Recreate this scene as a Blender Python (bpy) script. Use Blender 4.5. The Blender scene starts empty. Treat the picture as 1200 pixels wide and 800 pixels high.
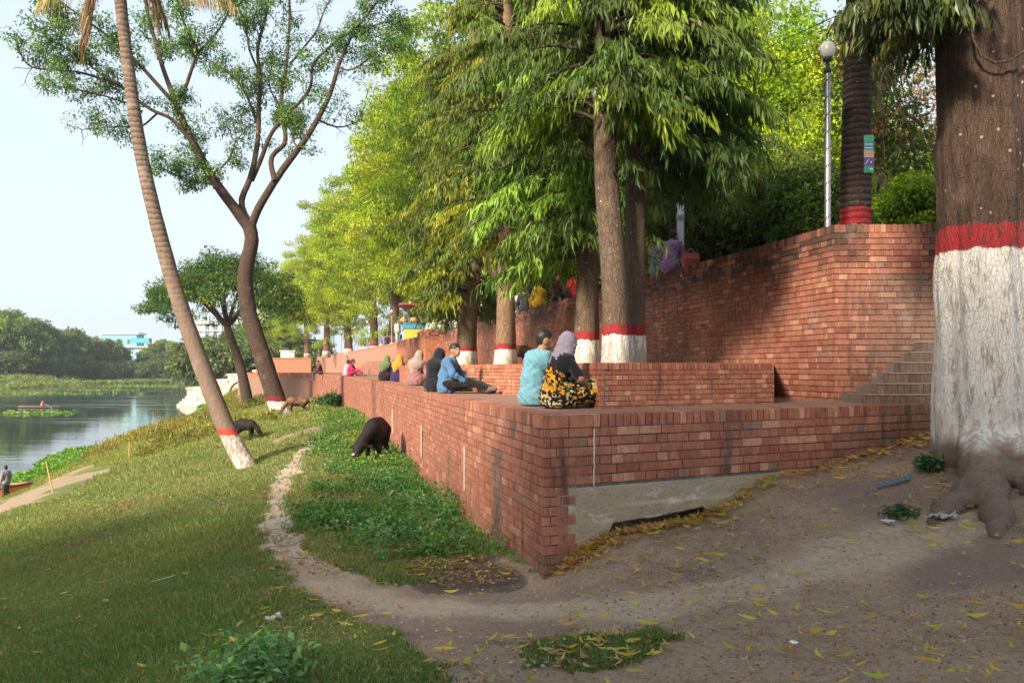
import bpy, math, random
import numpy as np
from mathutils import Vector
from mathutils.geometry import tessellate_polygon
PI = math.pi
rng = np.random.default_rng(7)
random.seed(7)
COL = bpy.context.scene.collection
F = 933.0          # focal length in photo pixels (1200 wide); eye at the origin looking along +Y
HZ = 430.0

def at(px, py, d):
    return ((px-600)/F*d, d, (HZ-py)/F*d)

# ------------------------------------------------------------------ tagging
def tag(o, label=None, cat=None, group=None, kind=None):
    if label: o['label'] = label
    if cat: o['category'] = cat
    if group: o['group'] = group
    if kind: o['kind'] = kind
    return o

def empty(name, loc=(0,0,0), rz=0, label=None, cat=None, group=None, scale=1.0):
    o = bpy.data.objects.new(name, None); COL.objects.link(o)
    o.location = loc; o.rotation_euler = (0,0,rz); o.scale = (scale,)*3
    o.empty_display_size = 0.2
    return tag(o, label, cat, group)

def link(name, me, parent=None, loc=(0,0,0), rz=0):
    o = bpy.data.objects.new(name, me); COL.objects.link(o)
    o.location = loc; o.rotation_euler = (0,0,rz)
    if parent: o.parent = parent
    return o

def copy_tree(root, loc=None, rz=None, scale=None, label=None, group=None, cat=None):
    r = root.copy(); COL.objects.link(r)
    if loc is not None: r.location = loc
    if rz is not None: r.rotation_euler = (0,0,rz)
    if scale is not None: r.scale = scale if hasattr(scale,'__len__') else (scale,)*3
    for ch in list(root.children):
        c = ch.copy(); COL.objects.link(c); c.parent = r
        for g in list(ch.children):
            d = g.copy(); COL.objects.link(d); d.parent = c
    tag(r, label, cat, group)
    return r

# ------------------------------------------------------------------ mesh from arrays
def mesh(name, V, Q=None, T=None, mats=(), mi=None, col=None, uv=None, smooth=False):
    """V (n,3); Q (m,4) quads; T (k,3) triangles; col (n,3) per vertex; uv (n,2) per vertex"""
    V = np.asarray(V, np.float32).reshape(-1,3)
    nq = 0 if Q is None else len(Q); nt = 0 if T is None else len(T)
    me = bpy.data.meshes.new(name)
    me.vertices.add(len(V)); me.vertices.foreach_set('co', V.ravel())
    loops = []
    starts = []
    s = 0
    if nq:
        Q = np.asarray(Q, np.int32); loops.append(Q.ravel()); starts.append(np.arange(nq)*4)
        s = nq*4
    if nt:
        T = np.asarray(T, np.int32); loops.append(T.ravel()); starts.append(s+np.arange(nt)*3)
    loops = np.concatenate(loops).astype(np.int32); starts = np.concatenate(starts).astype(np.int32)
    me.loops.add(len(loops)); me.loops.foreach_set('vertex_index', loops)
    me.polygons.add(nq+nt); me.polygons.foreach_set('loop_start', starts)
    if mi is not None: me.polygons.foreach_set('material_index', np.asarray(mi, np.int32))
    me.polygons.foreach_set('use_smooth', np.full(nq+nt, smooth, bool))
    for m in mats: me.materials.append(m)
    if col is not None:
        c = np.ones((len(V),4), np.float32); c[:,:3] = col
        a = me.color_attributes.new('Col', 'FLOAT_COLOR', 'POINT'); a.data.foreach_set('color', c.ravel())
    if uv is not None:
        u = me.uv_layers.new(name='UVMap')
        u.data.foreach_set('uv', np.asarray(uv, np.float32)[loops].ravel())
    me.update(calc_edges=True); me.validate()
    return me

class MB:
    """collects verts / quads / tris with a colour per vertex"""
    def __init__(s): s.V=[]; s.Q=[]; s.T=[]; s.C=[]; s.U=[]; s.n=0
    def add(s, V, Q=None, T=None, col=(1,1,1), uv=None):
        V = np.asarray(V, float).reshape(-1,3); s.V.append(V)
        if Q is not None and len(Q): s.Q.append(np.asarray(Q)+s.n)
        if T is not None and len(T): s.T.append(np.asarray(T)+s.n)
        c = np.asarray(col, float)
        s.C.append(np.broadcast_to(c, (len(V),3)) if c.ndim==1 else c)
        s.U.append(np.zeros((len(V),2)) if uv is None else np.asarray(uv,float))
        s.n += len(V)
    def box(s, lo, hi, col=(1,1,1), rz=0, piv=(0,0,0)):
        x0,y0,z0 = lo; x1,y1,z1 = hi
        V = np.array([(x0,y0,z0),(x1,y0,z0),(x1,y1,z0),(x0,y1,z0),(x0,y0,z1),(x1,y0,z1),(x1,y1,z1),(x0,y1,z1)],float)
        if rz:
            c,q = math.cos(rz), math.sin(rz); P = V[:,:2]-np.array(piv[:2])
            V[:,0] = P[:,0]*c-P[:,1]*q+piv[0]; V[:,1] = P[:,0]*q+P[:,1]*c+piv[1]
        s.add(V, [(0,3,2,1),(4,5,6,7),(0,1,5,4),(1,2,6,5),(2,3,7,6),(3,0,4,7)], col=col)
    def tube(s, pts, rad, n=8, col=(1,1,1), cap=True, jit=0.0, uvs=False):
        P = np.asarray(pts, float); m = len(P)
        R = np.broadcast_to(np.asarray(rad, float), (m,)).copy()
        D = np.gradient(P, axis=0); D /= (np.linalg.norm(D, axis=1, keepdims=True)+1e-9)
        up = np.array([0,0,1.]) if abs(D[0][2]) < .9 else np.array([1.,0,0])
        A = np.cross(D[0], up); A /= np.linalg.norm(A)
        V = []
        for i in range(m):
            A = A - D[i]*A.dot(D[i]); A /= (np.linalg.norm(A)+1e-9); B = np.cross(D[i], A)
            t = np.arange(n)*2*PI/n
            r = R[i]*(1+jit*(rng.random(n)-.5))
            V.append(P[i]+(np.cos(t)*r)[:,None]*A+(np.sin(t)*r)[:,None]*B)
        V = np.concatenate(V)
        k = np.arange(n); Q = []
        for i in range(m-1):
            Q.append(np.stack([i*n+k, i*n+(k+1)%n, (i+1)*n+(k+1)%n, (i+1)*n+k],1))
        T=[]
        if cap:
            V = np.vstack([V, P[0], P[-1]])
            for j in range(n):
                T.append((m*n, (j+1)%n, j)); T.append((m*n+1, (m-1)*n+j, (m-1)*n+(j+1)%n))
        s.add(V, np.concatenate(Q), T, col)
    def lathe(s, prof, n=16, c=(0,0,0), col=(1,1,1)):
        t = np.arange(n)*2*PI/n; V=[]
        for r,z in prof: V.append(np.stack([c[0]+r*np.cos(t), c[1]+r*np.sin(t), np.full(n, c[2]+z)],1))
        k=np.arange(n); Q=[np.stack([i*n+k, i*n+(k+1)%n, (i+1)*n+(k+1)%n, (i+1)*n+k],1) for i in range(len(prof)-1)]
        s.add(np.concatenate(V), np.concatenate(Q), col=col)
    def prism(s, poly, z0, z1, col=(1,1,1)):
        """closed polygon (ccw) extruded; side quads and fan caps"""
        n=len(poly); P=np.asarray(poly,float)
        V=np.vstack([np.c_[P,np.full(n,z0)],np.c_[P,np.full(n,z1)]])
        Q=[(i,(i+1)%n,n+(i+1)%n,n+i) for i in range(n)]
        tt=tessellate_polygon([[Vector((x,y,0)) for x,y in P]]); T=[(n+a,n+b,n+c) for a,b,c in tt]+[(a,c,b) for a,b,c in tt]
        s.add(V,Q,T,col)
    def data(s, name, mats, smooth=False):
        return mesh(name, np.concatenate(s.V), np.concatenate(s.Q) if s.Q else None, np.concatenate(s.T) if s.T else None,
                    mats=mats, col=np.concatenate(s.C), uv=np.concatenate(s.U), smooth=smooth)
    def obj(s, name, mat, parent=None, smooth=False, loc=(0,0,0), rz=0):
        return link(name, s.data(name, [mat], smooth), parent, loc, rz)

# ------------------------------------------------------------------ shader helpers
class NT:
    def __init__(s, name):
        s.m = bpy.data.materials.new(name); s.m.use_nodes = True; s.t = s.m.node_tree; s.t.nodes.clear()
        s.out = s.t.nodes.new('ShaderNodeOutputMaterial')
    def n(s, typ, props=None, **inp):
        nd = s.t.nodes.new('ShaderNode'+typ)
        for k,v in (props or {}).items(): setattr(nd, k, v)
        for k,v in inp.items():
            key = k.replace('_',' ')
            if key.isdigit(): key = int(key)
            elif key.startswith('i') and key[1:].isdigit(): key = int(key[1:])
            s.set(nd.inputs[key], v)
        return nd
    def set(s, sock, v):
        if isinstance(v, bpy.types.NodeSocket): s.t.links.new(v, sock)
        elif isinstance(v, (tuple,list)) and len(v)==3 and sock.type=='RGBA': sock.default_value = (*v,1)
        else: sock.default_value = v
    def noise(s, vec, scale, detail=4, rough=.55, dist=0, out='Fac'):
        return s.n('TexNoise', Vector=vec, Scale=scale, Detail=detail, Roughness=rough, Distortion=dist).outputs[out]
    def ramp(s, fac, stops, interp='LINEAR'):
        r = s.n('ValToRGB', Fac=fac); cr = r.color_ramp; cr.interpolation = interp
        while len(cr.elements) < len(stops): cr.elements.new(0.5)
        for e,(p,c) in zip(cr.elements, stops):
            e.position = p; e.color = (*c,1) if len(c)==3 else c
        return r.outputs['Color']
    def mix(s, fac, a, b, blend='MIX'):
        nd = s.n('Mix', {'data_type':'RGBA','blend_type':blend,'clamp_result':False})
        s.set(nd.inputs[0], fac); s.set(nd.inputs[6], a); s.set(nd.inputs[7], b)
        return nd.outputs[2]
    def math(s, op, a, b=0.5, c=None, clamp=False):
        nd = s.n('Math', {'operation':op,'use_clamp':clamp}); s.set(nd.inputs[0], a); s.set(nd.inputs[1], b)
        if c is not None: s.set(nd.inputs[2], c)
        return nd.outputs[0]
    def step(s, v, lo, hi):
        nd = s.n('MapRange', {'interpolation_type':'SMOOTHSTEP'}, Value=v); nd.inputs[1].default_value=lo; nd.inputs[2].default_value=hi
        return nd.outputs[0]
    def obj(s): return s.n('TexCoord').outputs['Object']
    def pos(s): return s.n('NewGeometry').outputs['Position']
    def uv(s): return s.n('TexCoord').outputs['UV']
    def attr(s, name='Col'): return s.n('Attribute', {'attribute_name':name}).outputs['Color']
    def sep(s, v):
        nd = s.n('SeparateXYZ', Vector=v); return nd.outputs[0], nd.outputs[1], nd.outputs[2]
    def comb(s, x, y, z): return s.n('CombineXYZ', X=x, Y=y, Z=z).outputs[0]
    def bump(s, h, strength=.5, dist=.01, normal=None):
        nd = s.n('Bump', Strength=strength, Distance=dist, Height=h)
        if normal is not None: s.set(nd.inputs['Normal'], normal)
        return nd.outputs[0]
    def pbr(s, color, rough=.8, normal=None, spec=.3, metal=0, emis=None, es=0, **kw):
        p = s.n('BsdfPrincipled'); s.set(p.inputs['Base Color'], color); s.set(p.inputs['Roughness'], rough)
        s.set(p.inputs['Specular IOR Level'], spec); s.set(p.inputs['Metallic'], metal)
        if normal is not None: s.set(p.inputs['Normal'], normal)
        for k,v in kw.items(): s.set(p.inputs[k.replace('_',' ')], v)
        return p.outputs[0]
    def done(s, sh):
        s.t.links.new(sh, s.out.inputs['Surface']); return s.m

def scaled(nt, v, sx, sy, sz):
    return nt.n('VectorMath', {'operation':'MULTIPLY'}, i0=v, i1=(sx,sy,sz)).outputs[0]

_pc = {}
def plain(name, color, rough=.75, spec=.3, metal=0, var=.12, scale=8, bump=0.0):
    """plain procedural material: colour with a little blotchy variation"""
    key = (name,)
    if key in _pc: return _pc[key]
    t = NT(name); v = t.obj(); f = t.noise(v, scale, 5, .6)
    c = t.mix(f, tuple(x*(1-var*1.6) for x in color), tuple(min(1,x*(1+var*1.6)) for x in color))
    nrm = t.bump(t.noise(v, scale*5, 4), .4, bump) if bump else None
    _pc[key] = t.done(t.pbr(c, rough, nrm, spec, metal))
    return _pc[key]

def m_leaf(name, trans=.35, rough=.5, spec=.35, sat=1.0):
    t = NT(name); c = t.attr()
    p = t.pbr(c, rough, None, spec)
    tr = t.n('BsdfTranslucent', Color=t.mix(1.0, c, (1.7,1.8,.6), 'MULTIPLY')).outputs[0]
    mx = t.n('MixShader', Fac=trans); t.set(mx.inputs[1], p); t.set(mx.inputs[2], tr)
    return t.done(mx.outputs[0])

def m_cloth(name, color, var=.1, rough=.9):
    t = NT(name); v = t.obj()
    f = t.noise(v, 9, 3); w = t.noise(v, 260, 2)
    c = t.mix(f, tuple(x*(1-var*2) for x in color), tuple(min(1,x*(1+var)) for x in color))
    return t.done(t.pbr(c, rough, t.bump(t.math('ADD', t.math('MULTIPLY', f, 1.5), t.math('MULTIPLY', w,.1)), .5, .03), .15, Sheen_Weight=.15))

# ------------------------------------------------------------------ signed distance bodies -> surface nets
def cap(a, b, ra, rb=None): return ('c', np.array(a,float), np.array(b,float), ra, ra if rb is None else rb)
def ell(c, r, rot=0): return ('e', np.array(c,float), np.array(r,float), rot)

def _dist(p, X):
    if p[0]=='c':
        _,a,b,ra,rb = p; d=b-a; L=d.dot(d)+1e-12
        t = np.clip(((X-a)@d)/L, 0, 1)
        return np.linalg.norm(X-a-t[...,None]*d, axis=-1)-(ra+(rb-ra)*t)
    _,c,r,rot = p; Y = X-c
    if rot:
        cc,ss = math.cos(rot), math.sin(rot)      # rotation about the x axis
        y = Y[...,1]*cc+Y[...,2]*ss; z = -Y[...,1]*ss+Y[...,2]*cc
        Y = np.stack([Y[...,0],y,z],-1)
    k0 = np.linalg.norm(Y/r, axis=-1); k1 = np.linalg.norm(Y/(r*r), axis=-1)+1e-9
    return k0*(k0-1)/k1

def _bb(p):
    if p[0]=='c':
        R=max(p[3],p[4]); return np.minimum(p[1],p[2])-R, np.maximum(p[1],p[2])+R
    R = p[2] if not p[3] else np.array([p[2][0], max(p[2][1:]), max(p[2][1:])])
    return p[1]-R, p[1]+R

def sdf_mesh(prims, h=.012, k=.03, noise=0, nf=12, fn=None, grow=0.0):
    lo = np.min([_bb(p)[0] for p in prims],0)-3*h-grow-noise; hi = np.max([_bb(p)[1] for p in prims],0)+3*h+grow+noise
    n = np.ceil((hi-lo)/h).astype(int)+1
    D = np.full(n, 1.0)
    ax = [lo[i]+h*np.arange(n[i]) for i in range(3)]
    for p in prims:
        a,b = _bb(p); m = k*1.5+2*h+grow+noise
        i0 = np.maximum(((a-m-lo)/h).astype(int),0); i1 = np.minimum(((b+m-lo)/h).astype(int)+2, n)
        X = np.stack(np.meshgrid(ax[0][i0[0]:i1[0]], ax[1][i0[1]:i1[1]], ax[2][i0[2]:i1[2]], indexing='ij'),-1)
        d = _dist(p, X); sl = tuple(slice(i0[j],i1[j]) for j in range(3)); o = D[sl]
        hh = np.maximum(k-np.abs(o-d),0)/k
        D[sl] = np.minimum(o,d)-hh*hh*k*.25
    if grow: D = D-grow
    if noise or fn is not None:
        X = np.stack(np.meshgrid(*ax, indexing='ij'),-1)
        if noise:
            q = X*nf
            D = D + noise*(np.sin(q[...,0]*1.3+1.7*np.sin(q[...,2]*.7+q[...,1]*.4))*np.sin(q[...,2]*.9+1.3*np.sin(q[...,1]*1.1))*.7+.3*np.sin(q[...,1]*2.3+q[...,2]*2.9+q[...,0]*1.7))
        if fn is not None: D = fn(X, D)
    return surface_nets(D, lo, h)

def surface_nets(D, lo, h):
    S = D < 0
    c = [S[i:S.shape[0]-1+i, j:S.shape[1]-1+j, k:S.shape[2]-1+k] for i in (0,1) for j in (0,1) for k in (0,1)]
    tot = sum(x.astype(np.int8) for x in c)
    act = (tot>0)&(tot<8)
    idx = np.full(act.shape, -1, np.int64); cells = np.argwhere(act); idx[act] = np.arange(len(cells))
    acc = np.zeros((len(cells),3)); cnt = np.zeros(len(cells))
    offs = [(i,j,k) for i in (0,1) for j in (0,1) for k in (0,1)]
    vals = {o: D[cells[:,0]+o[0], cells[:,1]+o[1], cells[:,2]+o[2]] for o in offs}
    for a in offs:
        for axx in range(3):
            if a[axx]==0:
                b = list(a); b[axx]=1; b=tuple(b)
                va, vb = vals[a], vals[b]; cr = (va<0)!=(vb<0)
                t = np.where(cr, va/(va-vb+1e-12), 0)
                P = np.array(a,float)[None]+ t[:,None]*(np.array(b,float)-np.array(a,float))[None]
                acc += P*cr[:,None]; cnt += cr
    V = lo + h*(cells + acc/np.maximum(cnt,1)[:,None])
    Q=[]
    for axx in range(3):
        o1,o2 = [(1,2),(2,0),(0,1)][axx]
        sl_a=[slice(None)]*3; sl_b=[slice(None)]*3; sl_a[axx]=slice(0,-1); sl_b[axx]=slice(1,None)
        A=S[tuple(sl_a)]; B=S[tuple(sl_b)]; cr=np.argwhere(A!=B)
        ok=(cr[:,o1]>0)&(cr[:,o2]>0)&(cr[:,o1]<act.shape[o1])&(cr[:,o2]<act.shape[o2])
        cr=cr[ok]
        def ix(d1,d2):
            e=cr.copy(); e[:,o1]-=d1; e[:,o2]-=d2; return idx[e[:,0],e[:,1],e[:,2]]
        q=np.stack([ix(1,1),ix(0,1),ix(0,0),ix(1,0)],1)
        fl = ~A[cr[:,0],cr[:,1],cr[:,2]]
        q[fl]=q[fl][:,::-1]
        Q.append(q)
    Q=np.concatenate(Q); Q=Q[(Q>=0).all(1)]
    return V,Q

def sdf_obj(name, prims, mat, parent=None, h=.012, k=.03, **kw):
    V,Q = sdf_mesh(prims, h, k, **kw)
    return link(name, mesh(name, V, Q, mats=[mat], smooth=True), parent)

# ------------------------------------------------------------------ plan of the terraces
LOW = np.array([(.28,7),(-.29,9.08),(-1.48,13.8),(-4.36,25),(-7.0,34.7),(-15.6,61)],float)
UP  = np.array([(4.17,10.3),(-1.5,34),(-3.6,41),(-6.2,52),(-18,90),(-34,140),(-50,190)],float)
def xlow(Y):
    Y=np.asarray(Y,float)
    return np.where(Y<7, .28-.25*(Y-7), np.where(Y>61, -15.6-.32*(Y-61), np.interp(Y, LOW[:,1], LOW[:,0])))
def xup(Y): return np.interp(Y, UP[:,1], UP[:,0])

def sstep(x,a,b):
    t=np.clip((x-a)/(b-a),0,1); return t*t*(3-2*t)

WATER = -4.5
def yfar(t): return np.interp(t, [-2,-.9,-.643,-.525,-.39], [110,150,168,210,247])
def zbase(X,Y):
    u = xlow(np.maximum(Y,-5))-X
    w = np.maximum(u-2.0,0); w = w*w/(w+1.2)
    sl = .205*np.where(u>2, w, 0)
    z = -1.95 - sl - .35*sstep(Y,30,60)*sstep(u,-2,3)
    z = z - .6*sstep(u,8.5,13.5)*(1-sstep(Y,40,60)) - 1.15*sstep(u,5.5,10.5)*sstep(Y,36,60)
    z = np.maximum(z, -6.2)
    t = X/np.maximum(Y,1)
    far = sstep(Y-yfar(t), -10, 14)*sstep(-t,.37,.40)*(Y>80)
    hf = -4.35+1.6*sstep(Y-yfar(t),6,45)+1.3*sstep(Y-yfar(t),2,12)*sstep(-t,.52,.56)
    z = np.where(far>0, z*(1-far)+hf*far, z)
    back = sstep(Y, 270, 300)
    return z*(1-back)+(-2.7)*back
CP = np.array([(0,0,-1.58),(0,3,-1.6),(0,4,-1.60),(1.2,4.2,-1.6),(.28,6.85,-1.88),(.53,7.0,-1.70),(.95,7.2,-1.50),(1.4,7.4,-1.47),(1.93,7.7,-1.40),(2.57,8.0,-1.13),
 (3.73,8.6,-.98),(4.93,9.1,-.72),(2.4,3.7,-1.47),(4.2,6.5,-1.15),(4.7,8.2,-.86),(6,9,-.55),(6,6,-1.0),(5,3,-1.3),(3,0,-1.4),(8,8,-.5),(8,4,-.9),
 (-.3,9.2,-1.94),(-1.1,12.7,-2.0),(-3.6,21,-1.95),(-7.2,34.2,-2.05),(-15.9,60,-2.6),(-3.3,5.2,-2.05),(-2,4.5,-1.80),(-1.42,6.64,-1.86),
 (-3.2,10.3,-1.98),(-5.2,21,-2.05),(-5.8,9,-2.55),(-12.7,19.7,-3.6),(-6,18,-2.28),(-8.5,29.5,-1.85),(-1,2,-1.68),(-3,1,-1.95),(2,5.5,-1.52),(3.2,6.5,-1.33),(1,5.6,-1.65),(-.5,5.5,-1.76)],float)
_S=2.2
def _ker(A,B):
    d2=((A[:,None,:]-B[None])**2).sum(-1); return np.exp(-np.sqrt(d2+.04)/_S)
_W = np.linalg.solve(_ker(CP[:,:2],CP[:,:2])+np.eye(len(CP))*1e-3, CP[:,2]-zbase(CP[:,0],CP[:,1]))
def vnoise(X,Y,seed=0):
    xi=np.floor(X).astype(np.int64); yi=np.floor(Y).astype(np.int64); fx=X-xi; fy=Y-yi
    fx=fx*fx*(3-2*fx); fy=fy*fy*(3-2*fy)
    def hsh(a,b):
        n=(a*374761393+b*668265263+seed*144665)&0x7fffffff; n=((n^(n>>13))*1274126177)&0x7fffffff
        return ((n^(n>>16))&0xffff)/65535.
    return (hsh(xi,yi)*(1-fx)+hsh(xi+1,yi)*fx)*(1-fy)+(hsh(xi,yi+1)*(1-fx)+hsh(xi+1,yi+1)*fx)*fy
def fbm(X,Y,f,o=4,seed=0):
    r=0;a=.5
    for i in range(o): r=r+a*(vnoise(X*f,Y*f,seed+i)-.5)*2; f*=2.1; a*=.5
    return r
def zg(X,Y, fine=True):
    X=np.atleast_1d(np.asarray(X,float)); Y=np.atleast_1d(np.asarray(Y,float)); z=zbase(X,Y)
    near=np.where((Y<75)&(Y>-12)&(np.abs(X)<40))
    P=np.stack([X[near],Y[near]],1); out=np.empty(len(P))
    for i in range(0,len(P),60000): out[i:i+60000]=_ker(P[i:i+60000],CP[:,:2])@_W
    z=z.copy(); z[near]+=out
    if fine:
        z=z+.035*fbm(X,Y,.9,3,3)*sstep(np.abs(Y),0,3)+.012*fbm(X,Y,5,3,9)
    return z
def gz(x,y): return float(zg(np.array([x]),np.array([y]))[0])
def G(px,py):
    """point of the ground seen at a pixel"""
    d=np.concatenate([np.arange(2.5,60,.05),np.arange(60,400,.5)])
    X=(px-600)/F*d; zr=(HZ-py)/F*d; z=zg(X,d)
    i=np.argmax(z>=zr)
    return float(X[i]),float(d[i]),float(z[i])
# =================================================================== SETTING
def poly_px(pts): return np.array([G(*p)[:2] for p in pts])
def sdpoly(P, X, Y):
    """signed distance (negative inside)"""
    X=np.asarray(X);Y=np.asarray(Y); d=np.full(X.shape,1e9); s=np.zeros(X.shape,bool); n=len(P)
    for i in range(n):
        a=P[i]; b=P[(i+1)%n]; e=b-a; wx=X-a[0]; wy=Y-a[1]
        t=np.clip((wx*e[0]+wy*e[1])/(e@e+1e-12),0,1)
        d=np.minimum(d,np.hypot(wx-e[0]*t,wy-e[1]*t))
        c=((a[1]>Y)!=(b[1]>Y))&(X<(b[0]-a[0])*(Y-a[1])/((b[1]-a[1]) if abs(b[1]-a[1])>1e-12 else 1e-12)+a[0]); s^=c
    return np.where(s,-d,d)
BARE = poly_px([(548,799),(520,768),(455,742),(400,716),(360,694),(335,668),(314,642),(309,618),(313,590),(323,562),(343,535),(368,511),(381,500),(387,502),(380,514),(356,538),(341,564),(336,590),(342,620),(360,646),(392,664),(440,684),(500,684),(560,652),(600,662),(630,684)])
BARE = np.vstack([BARE, [(.6,7.3),(3,8.6),(5,9.6),(9,10),(12,6),(10,-6),(-.6,-6),(-.55,3)]])
SIDE = poly_px([(318,516),(345,506),(380,497),(392,490),(396,496),(372,505),(345,512),(322,521)])
PATCH = poly_px([(600,752),(690,742),(790,730),(812,750),(800,772),(700,792),(610,785)])
BURNT = poly_px([(468,672),(490,656),(560,650),(610,668),(616,684),(560,692),(500,692)])
WEED = poly_px([(395,487),(372,520),(352,552),(350,590),(365,628),(400,655),(450,668),(505,655),(575,652),(588,640),(545,600),(510,560),(470,520),(440,500),(415,484)])
SAND = np.array([G(-60,640)[:2],G(0,606)[:2],G(22,596)[:2],G(60,586)[:2],G(110,563)[:2],G(150,548)[:2],G(118,541)[:2],G(70,556)[:2],G(38,572)[:2],G(-60,590)[:2]])
def dirt_mask(X,Y):
    n=.16*fbm(X,Y,2.2,4,21)+.07*fbm(X,Y,9,2,5)
    b=1-sstep(sdpoly(BARE,X,Y)+n*1.3,-.14,.16)
    b=np.maximum(b,.8*(1-sstep(sdpoly(SIDE,X,Y)+n,-.1,.2)))
    b=b*sstep(sdpoly(PATCH,X,Y)+n*1.6,-.25,.12)
    return b
def make_ground():
    v1=[]; y=-14
    while y<1.6: v1.append(y); y+=.6
    y=1.6
    while y<60: v1.append(y); y+=max(.022,.0062*y)
    while y<2500: v1.append(y); y*=1.018
    ys=np.array(v1); m=len(ys)
    s=np.concatenate([np.linspace(-3.2,-.75,60,endpoint=False),np.linspace(-.75,.75,420),np.linspace(.78,3.2,50)])
    w=np.where(ys<3,3+.0*ys,ys)
    w=np.maximum(np.abs(w),3)
    X=s[None,:]*w[:,None]; X=X.copy(); X+=0
    Y=np.repeat(ys[:,None],len(s),1)
    Z=zg(X.ravel(),Y.ravel()).reshape(X.shape)
    d=dirt_mask(X,Y)*(Y<60)
    # trodden path lies a little lower, weeds zone heaped
    Z=Z-.025*d*(Y<40)+.01*d*fbm(X,Y,14,2,31)
    burnt=(1-sstep(sdpoly(BURNT,X,Y)+.15*fbm(X,Y,3,3,2),-.12,.15))
    burnt=np.maximum(burnt,.5*(1-sstep(np.hypot((X-1.45),(Y-6.15)*1.6)+.5*fbm(X,Y,3,4,12),.1,.8)))
    sand=.85*(1-sstep(sdpoly(SAND,X,Y)+1.6*fbm(X,Y,.7,4,8),-1.3,.5))
    u=xlow(np.maximum(Y,7))-X
    t=X/np.maximum(Y,1)
    farb=(Y>100)&(t<-.37)
    sand=np.maximum(sand, farb*sstep(-t,.50,.53)*(1-sstep(Y-yfar(t),18,30))*.9)
    sand=np.maximum(sand, (Z<WATER+.16)*.5)
    sand=np.where((Y>14)&(Y<80)&(np.abs(u-2.6)<1.6)&(fbm(X,Y,.35,3,77)>.12),np.maximum(sand,.45),sand)
    C=np.stack([d,burnt,sand],-1).reshape(-1,3)
    n=len(s); ii=np.arange(m-1)[:,None]*n+np.arange(n-1)[None]
    Q=np.stack([ii,ii+1,ii+n+1,ii+n],-1).reshape(-1,4)
    t=NT('ground_soil_and_grass'); p=t.pos(); c=t.attr(); r,g,b=t.n('SeparateColor',Color=c).outputs[:3]
    f1=t.noise(p,3.1,6,.6); f2=t.noise(p,22,5,.65); f3=t.noise(p,90,4,.7); f4=t.noise(p,.35,4,.6)
    bare=t.step(t.math('ADD',r,t.math('MULTIPLY',t.math('SUBTRACT',f2,.5),.9)),.36,.62)
    dirt=t.mix(f1,(.31,.21,.14),(.47,.345,.24)); dirt=t.mix(t.step(f4,.48,.60),dirt,(.25,.185,.145)); dirt=t.mix(t.math('MULTIPLY',t.step(t.noise(p,55,5,.7),.50,.62),.55),dirt,(.13,.088,.062)); dirt=t.mix(t.math('MULTIPLY',t.step(f2,.46,.66),.6),dirt,(.21,.15,.115))
    dirt=t.mix(t.math('MULTIPLY',t.step(f3,.58,.75),.5),dirt,(.38,.32,.27))
    vor=t.n('TexVoronoi',Vector=p,Scale=55.).outputs['Distance']
    vc=t.n('TexVoronoi',Vector=p,Scale=55.).outputs['Color']
    peb=t.math('MULTIPLY',t.step(vor,.30,.16),t.step(t.n('SeparateColor',Color=vc).outputs[0],.72,.8))
    trk_=t.n('Attribute',{'attribute_name':'Trk'}).outputs['Fac']
    dirt=t.mix(t.math('MULTIPLY',t.step(t.math('ADD',trk_,t.math('MULTIPLY',t.math('ADD',t.math('SUBTRACT',f2,.5),t.math('SUBTRACT',f1,.5)),1.0)),.10,1.0),.75),dirt,t.mix(t.step(f2,.3,.7),(.42,.325,.23),(.58,.465,.345)))
    dirt=t.mix(t.math('MULTIPLY',peb,.35),dirt,(.36,.31,.27))
    gr=t.mix(f2,(.09,.13,.04),(.16,.17,.06)); gr=t.mix(t.step(f4,.45,.62),gr,(.17,.18,.055)); gr=t.mix(t.step(f3,.55,.7),gr,(.14,.105,.06))
    col=t.mix(bare,gr,dirt)
    col=t.mix(t.math('MULTIPLY',t.step(t.math('ADD',g,t.math('MULTIPLY',t.math('SUBTRACT',f2,.5),.8)),.35,.75),.85),col,t.mix(f3,(.05,.04,.035),(.17,.13,.11)))
    sandc=t.mix(f2,(.22,.165,.11),(.38,.29,.20))
    col=t.mix(t.step(t.math('ADD',b,t.math('MULTIPLY',t.math('SUBTRACT',f1,.5),.9)),.4,.7),col,sandc)
    h=t.math('ADD',t.math('MULTIPLY',f2,1.0),t.math('ADD',t.math('MULTIPLY',f3,.5),t.math('MULTIPLY',peb,.5)))
    mat=t.done(t.pbr(col,.95,t.bump(h,1.0,.03),.15))
    TR=np.array([G(1100,610)[:2],G(1010,648)[:2],G(900,680)[:2],G(760,705)[:2],G(600,712)[:2],G(480,706)[:2],G(400,690)[:2],G(345,655)[:2],G(322,615)[:2],G(330,560)[:2],G(378,505)[:2]])
    dtr=np.full(X.shape,9.)
    for i in range(len(TR)-1):
        e_=TR[i+1]-TR[i]; q_=np.clip(((X-TR[i][0])*e_[0]+(Y-TR[i][1])*e_[1])/(e_@e_),0,1); dtr=np.minimum(dtr,np.hypot(X-TR[i][0]-e_[0]*q_,Y-TR[i][1]-e_[1]*q_))
    trk=(1-sstep(dtr+.25*fbm(X,Y,1.3,3,51),.12,.62)).ravel()
    me=mesh('ground',np.stack([X,Y,Z],-1).reshape(-1,3),Q,mats=[mat],col=C,smooth=True)
    a_=me.attributes.new('Trk','FLOAT','POINT'); a_.data.foreach_set('value',trk.astype(np.float32))
    tag(link('ground',me),kind='structure')
make_ground()

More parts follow.
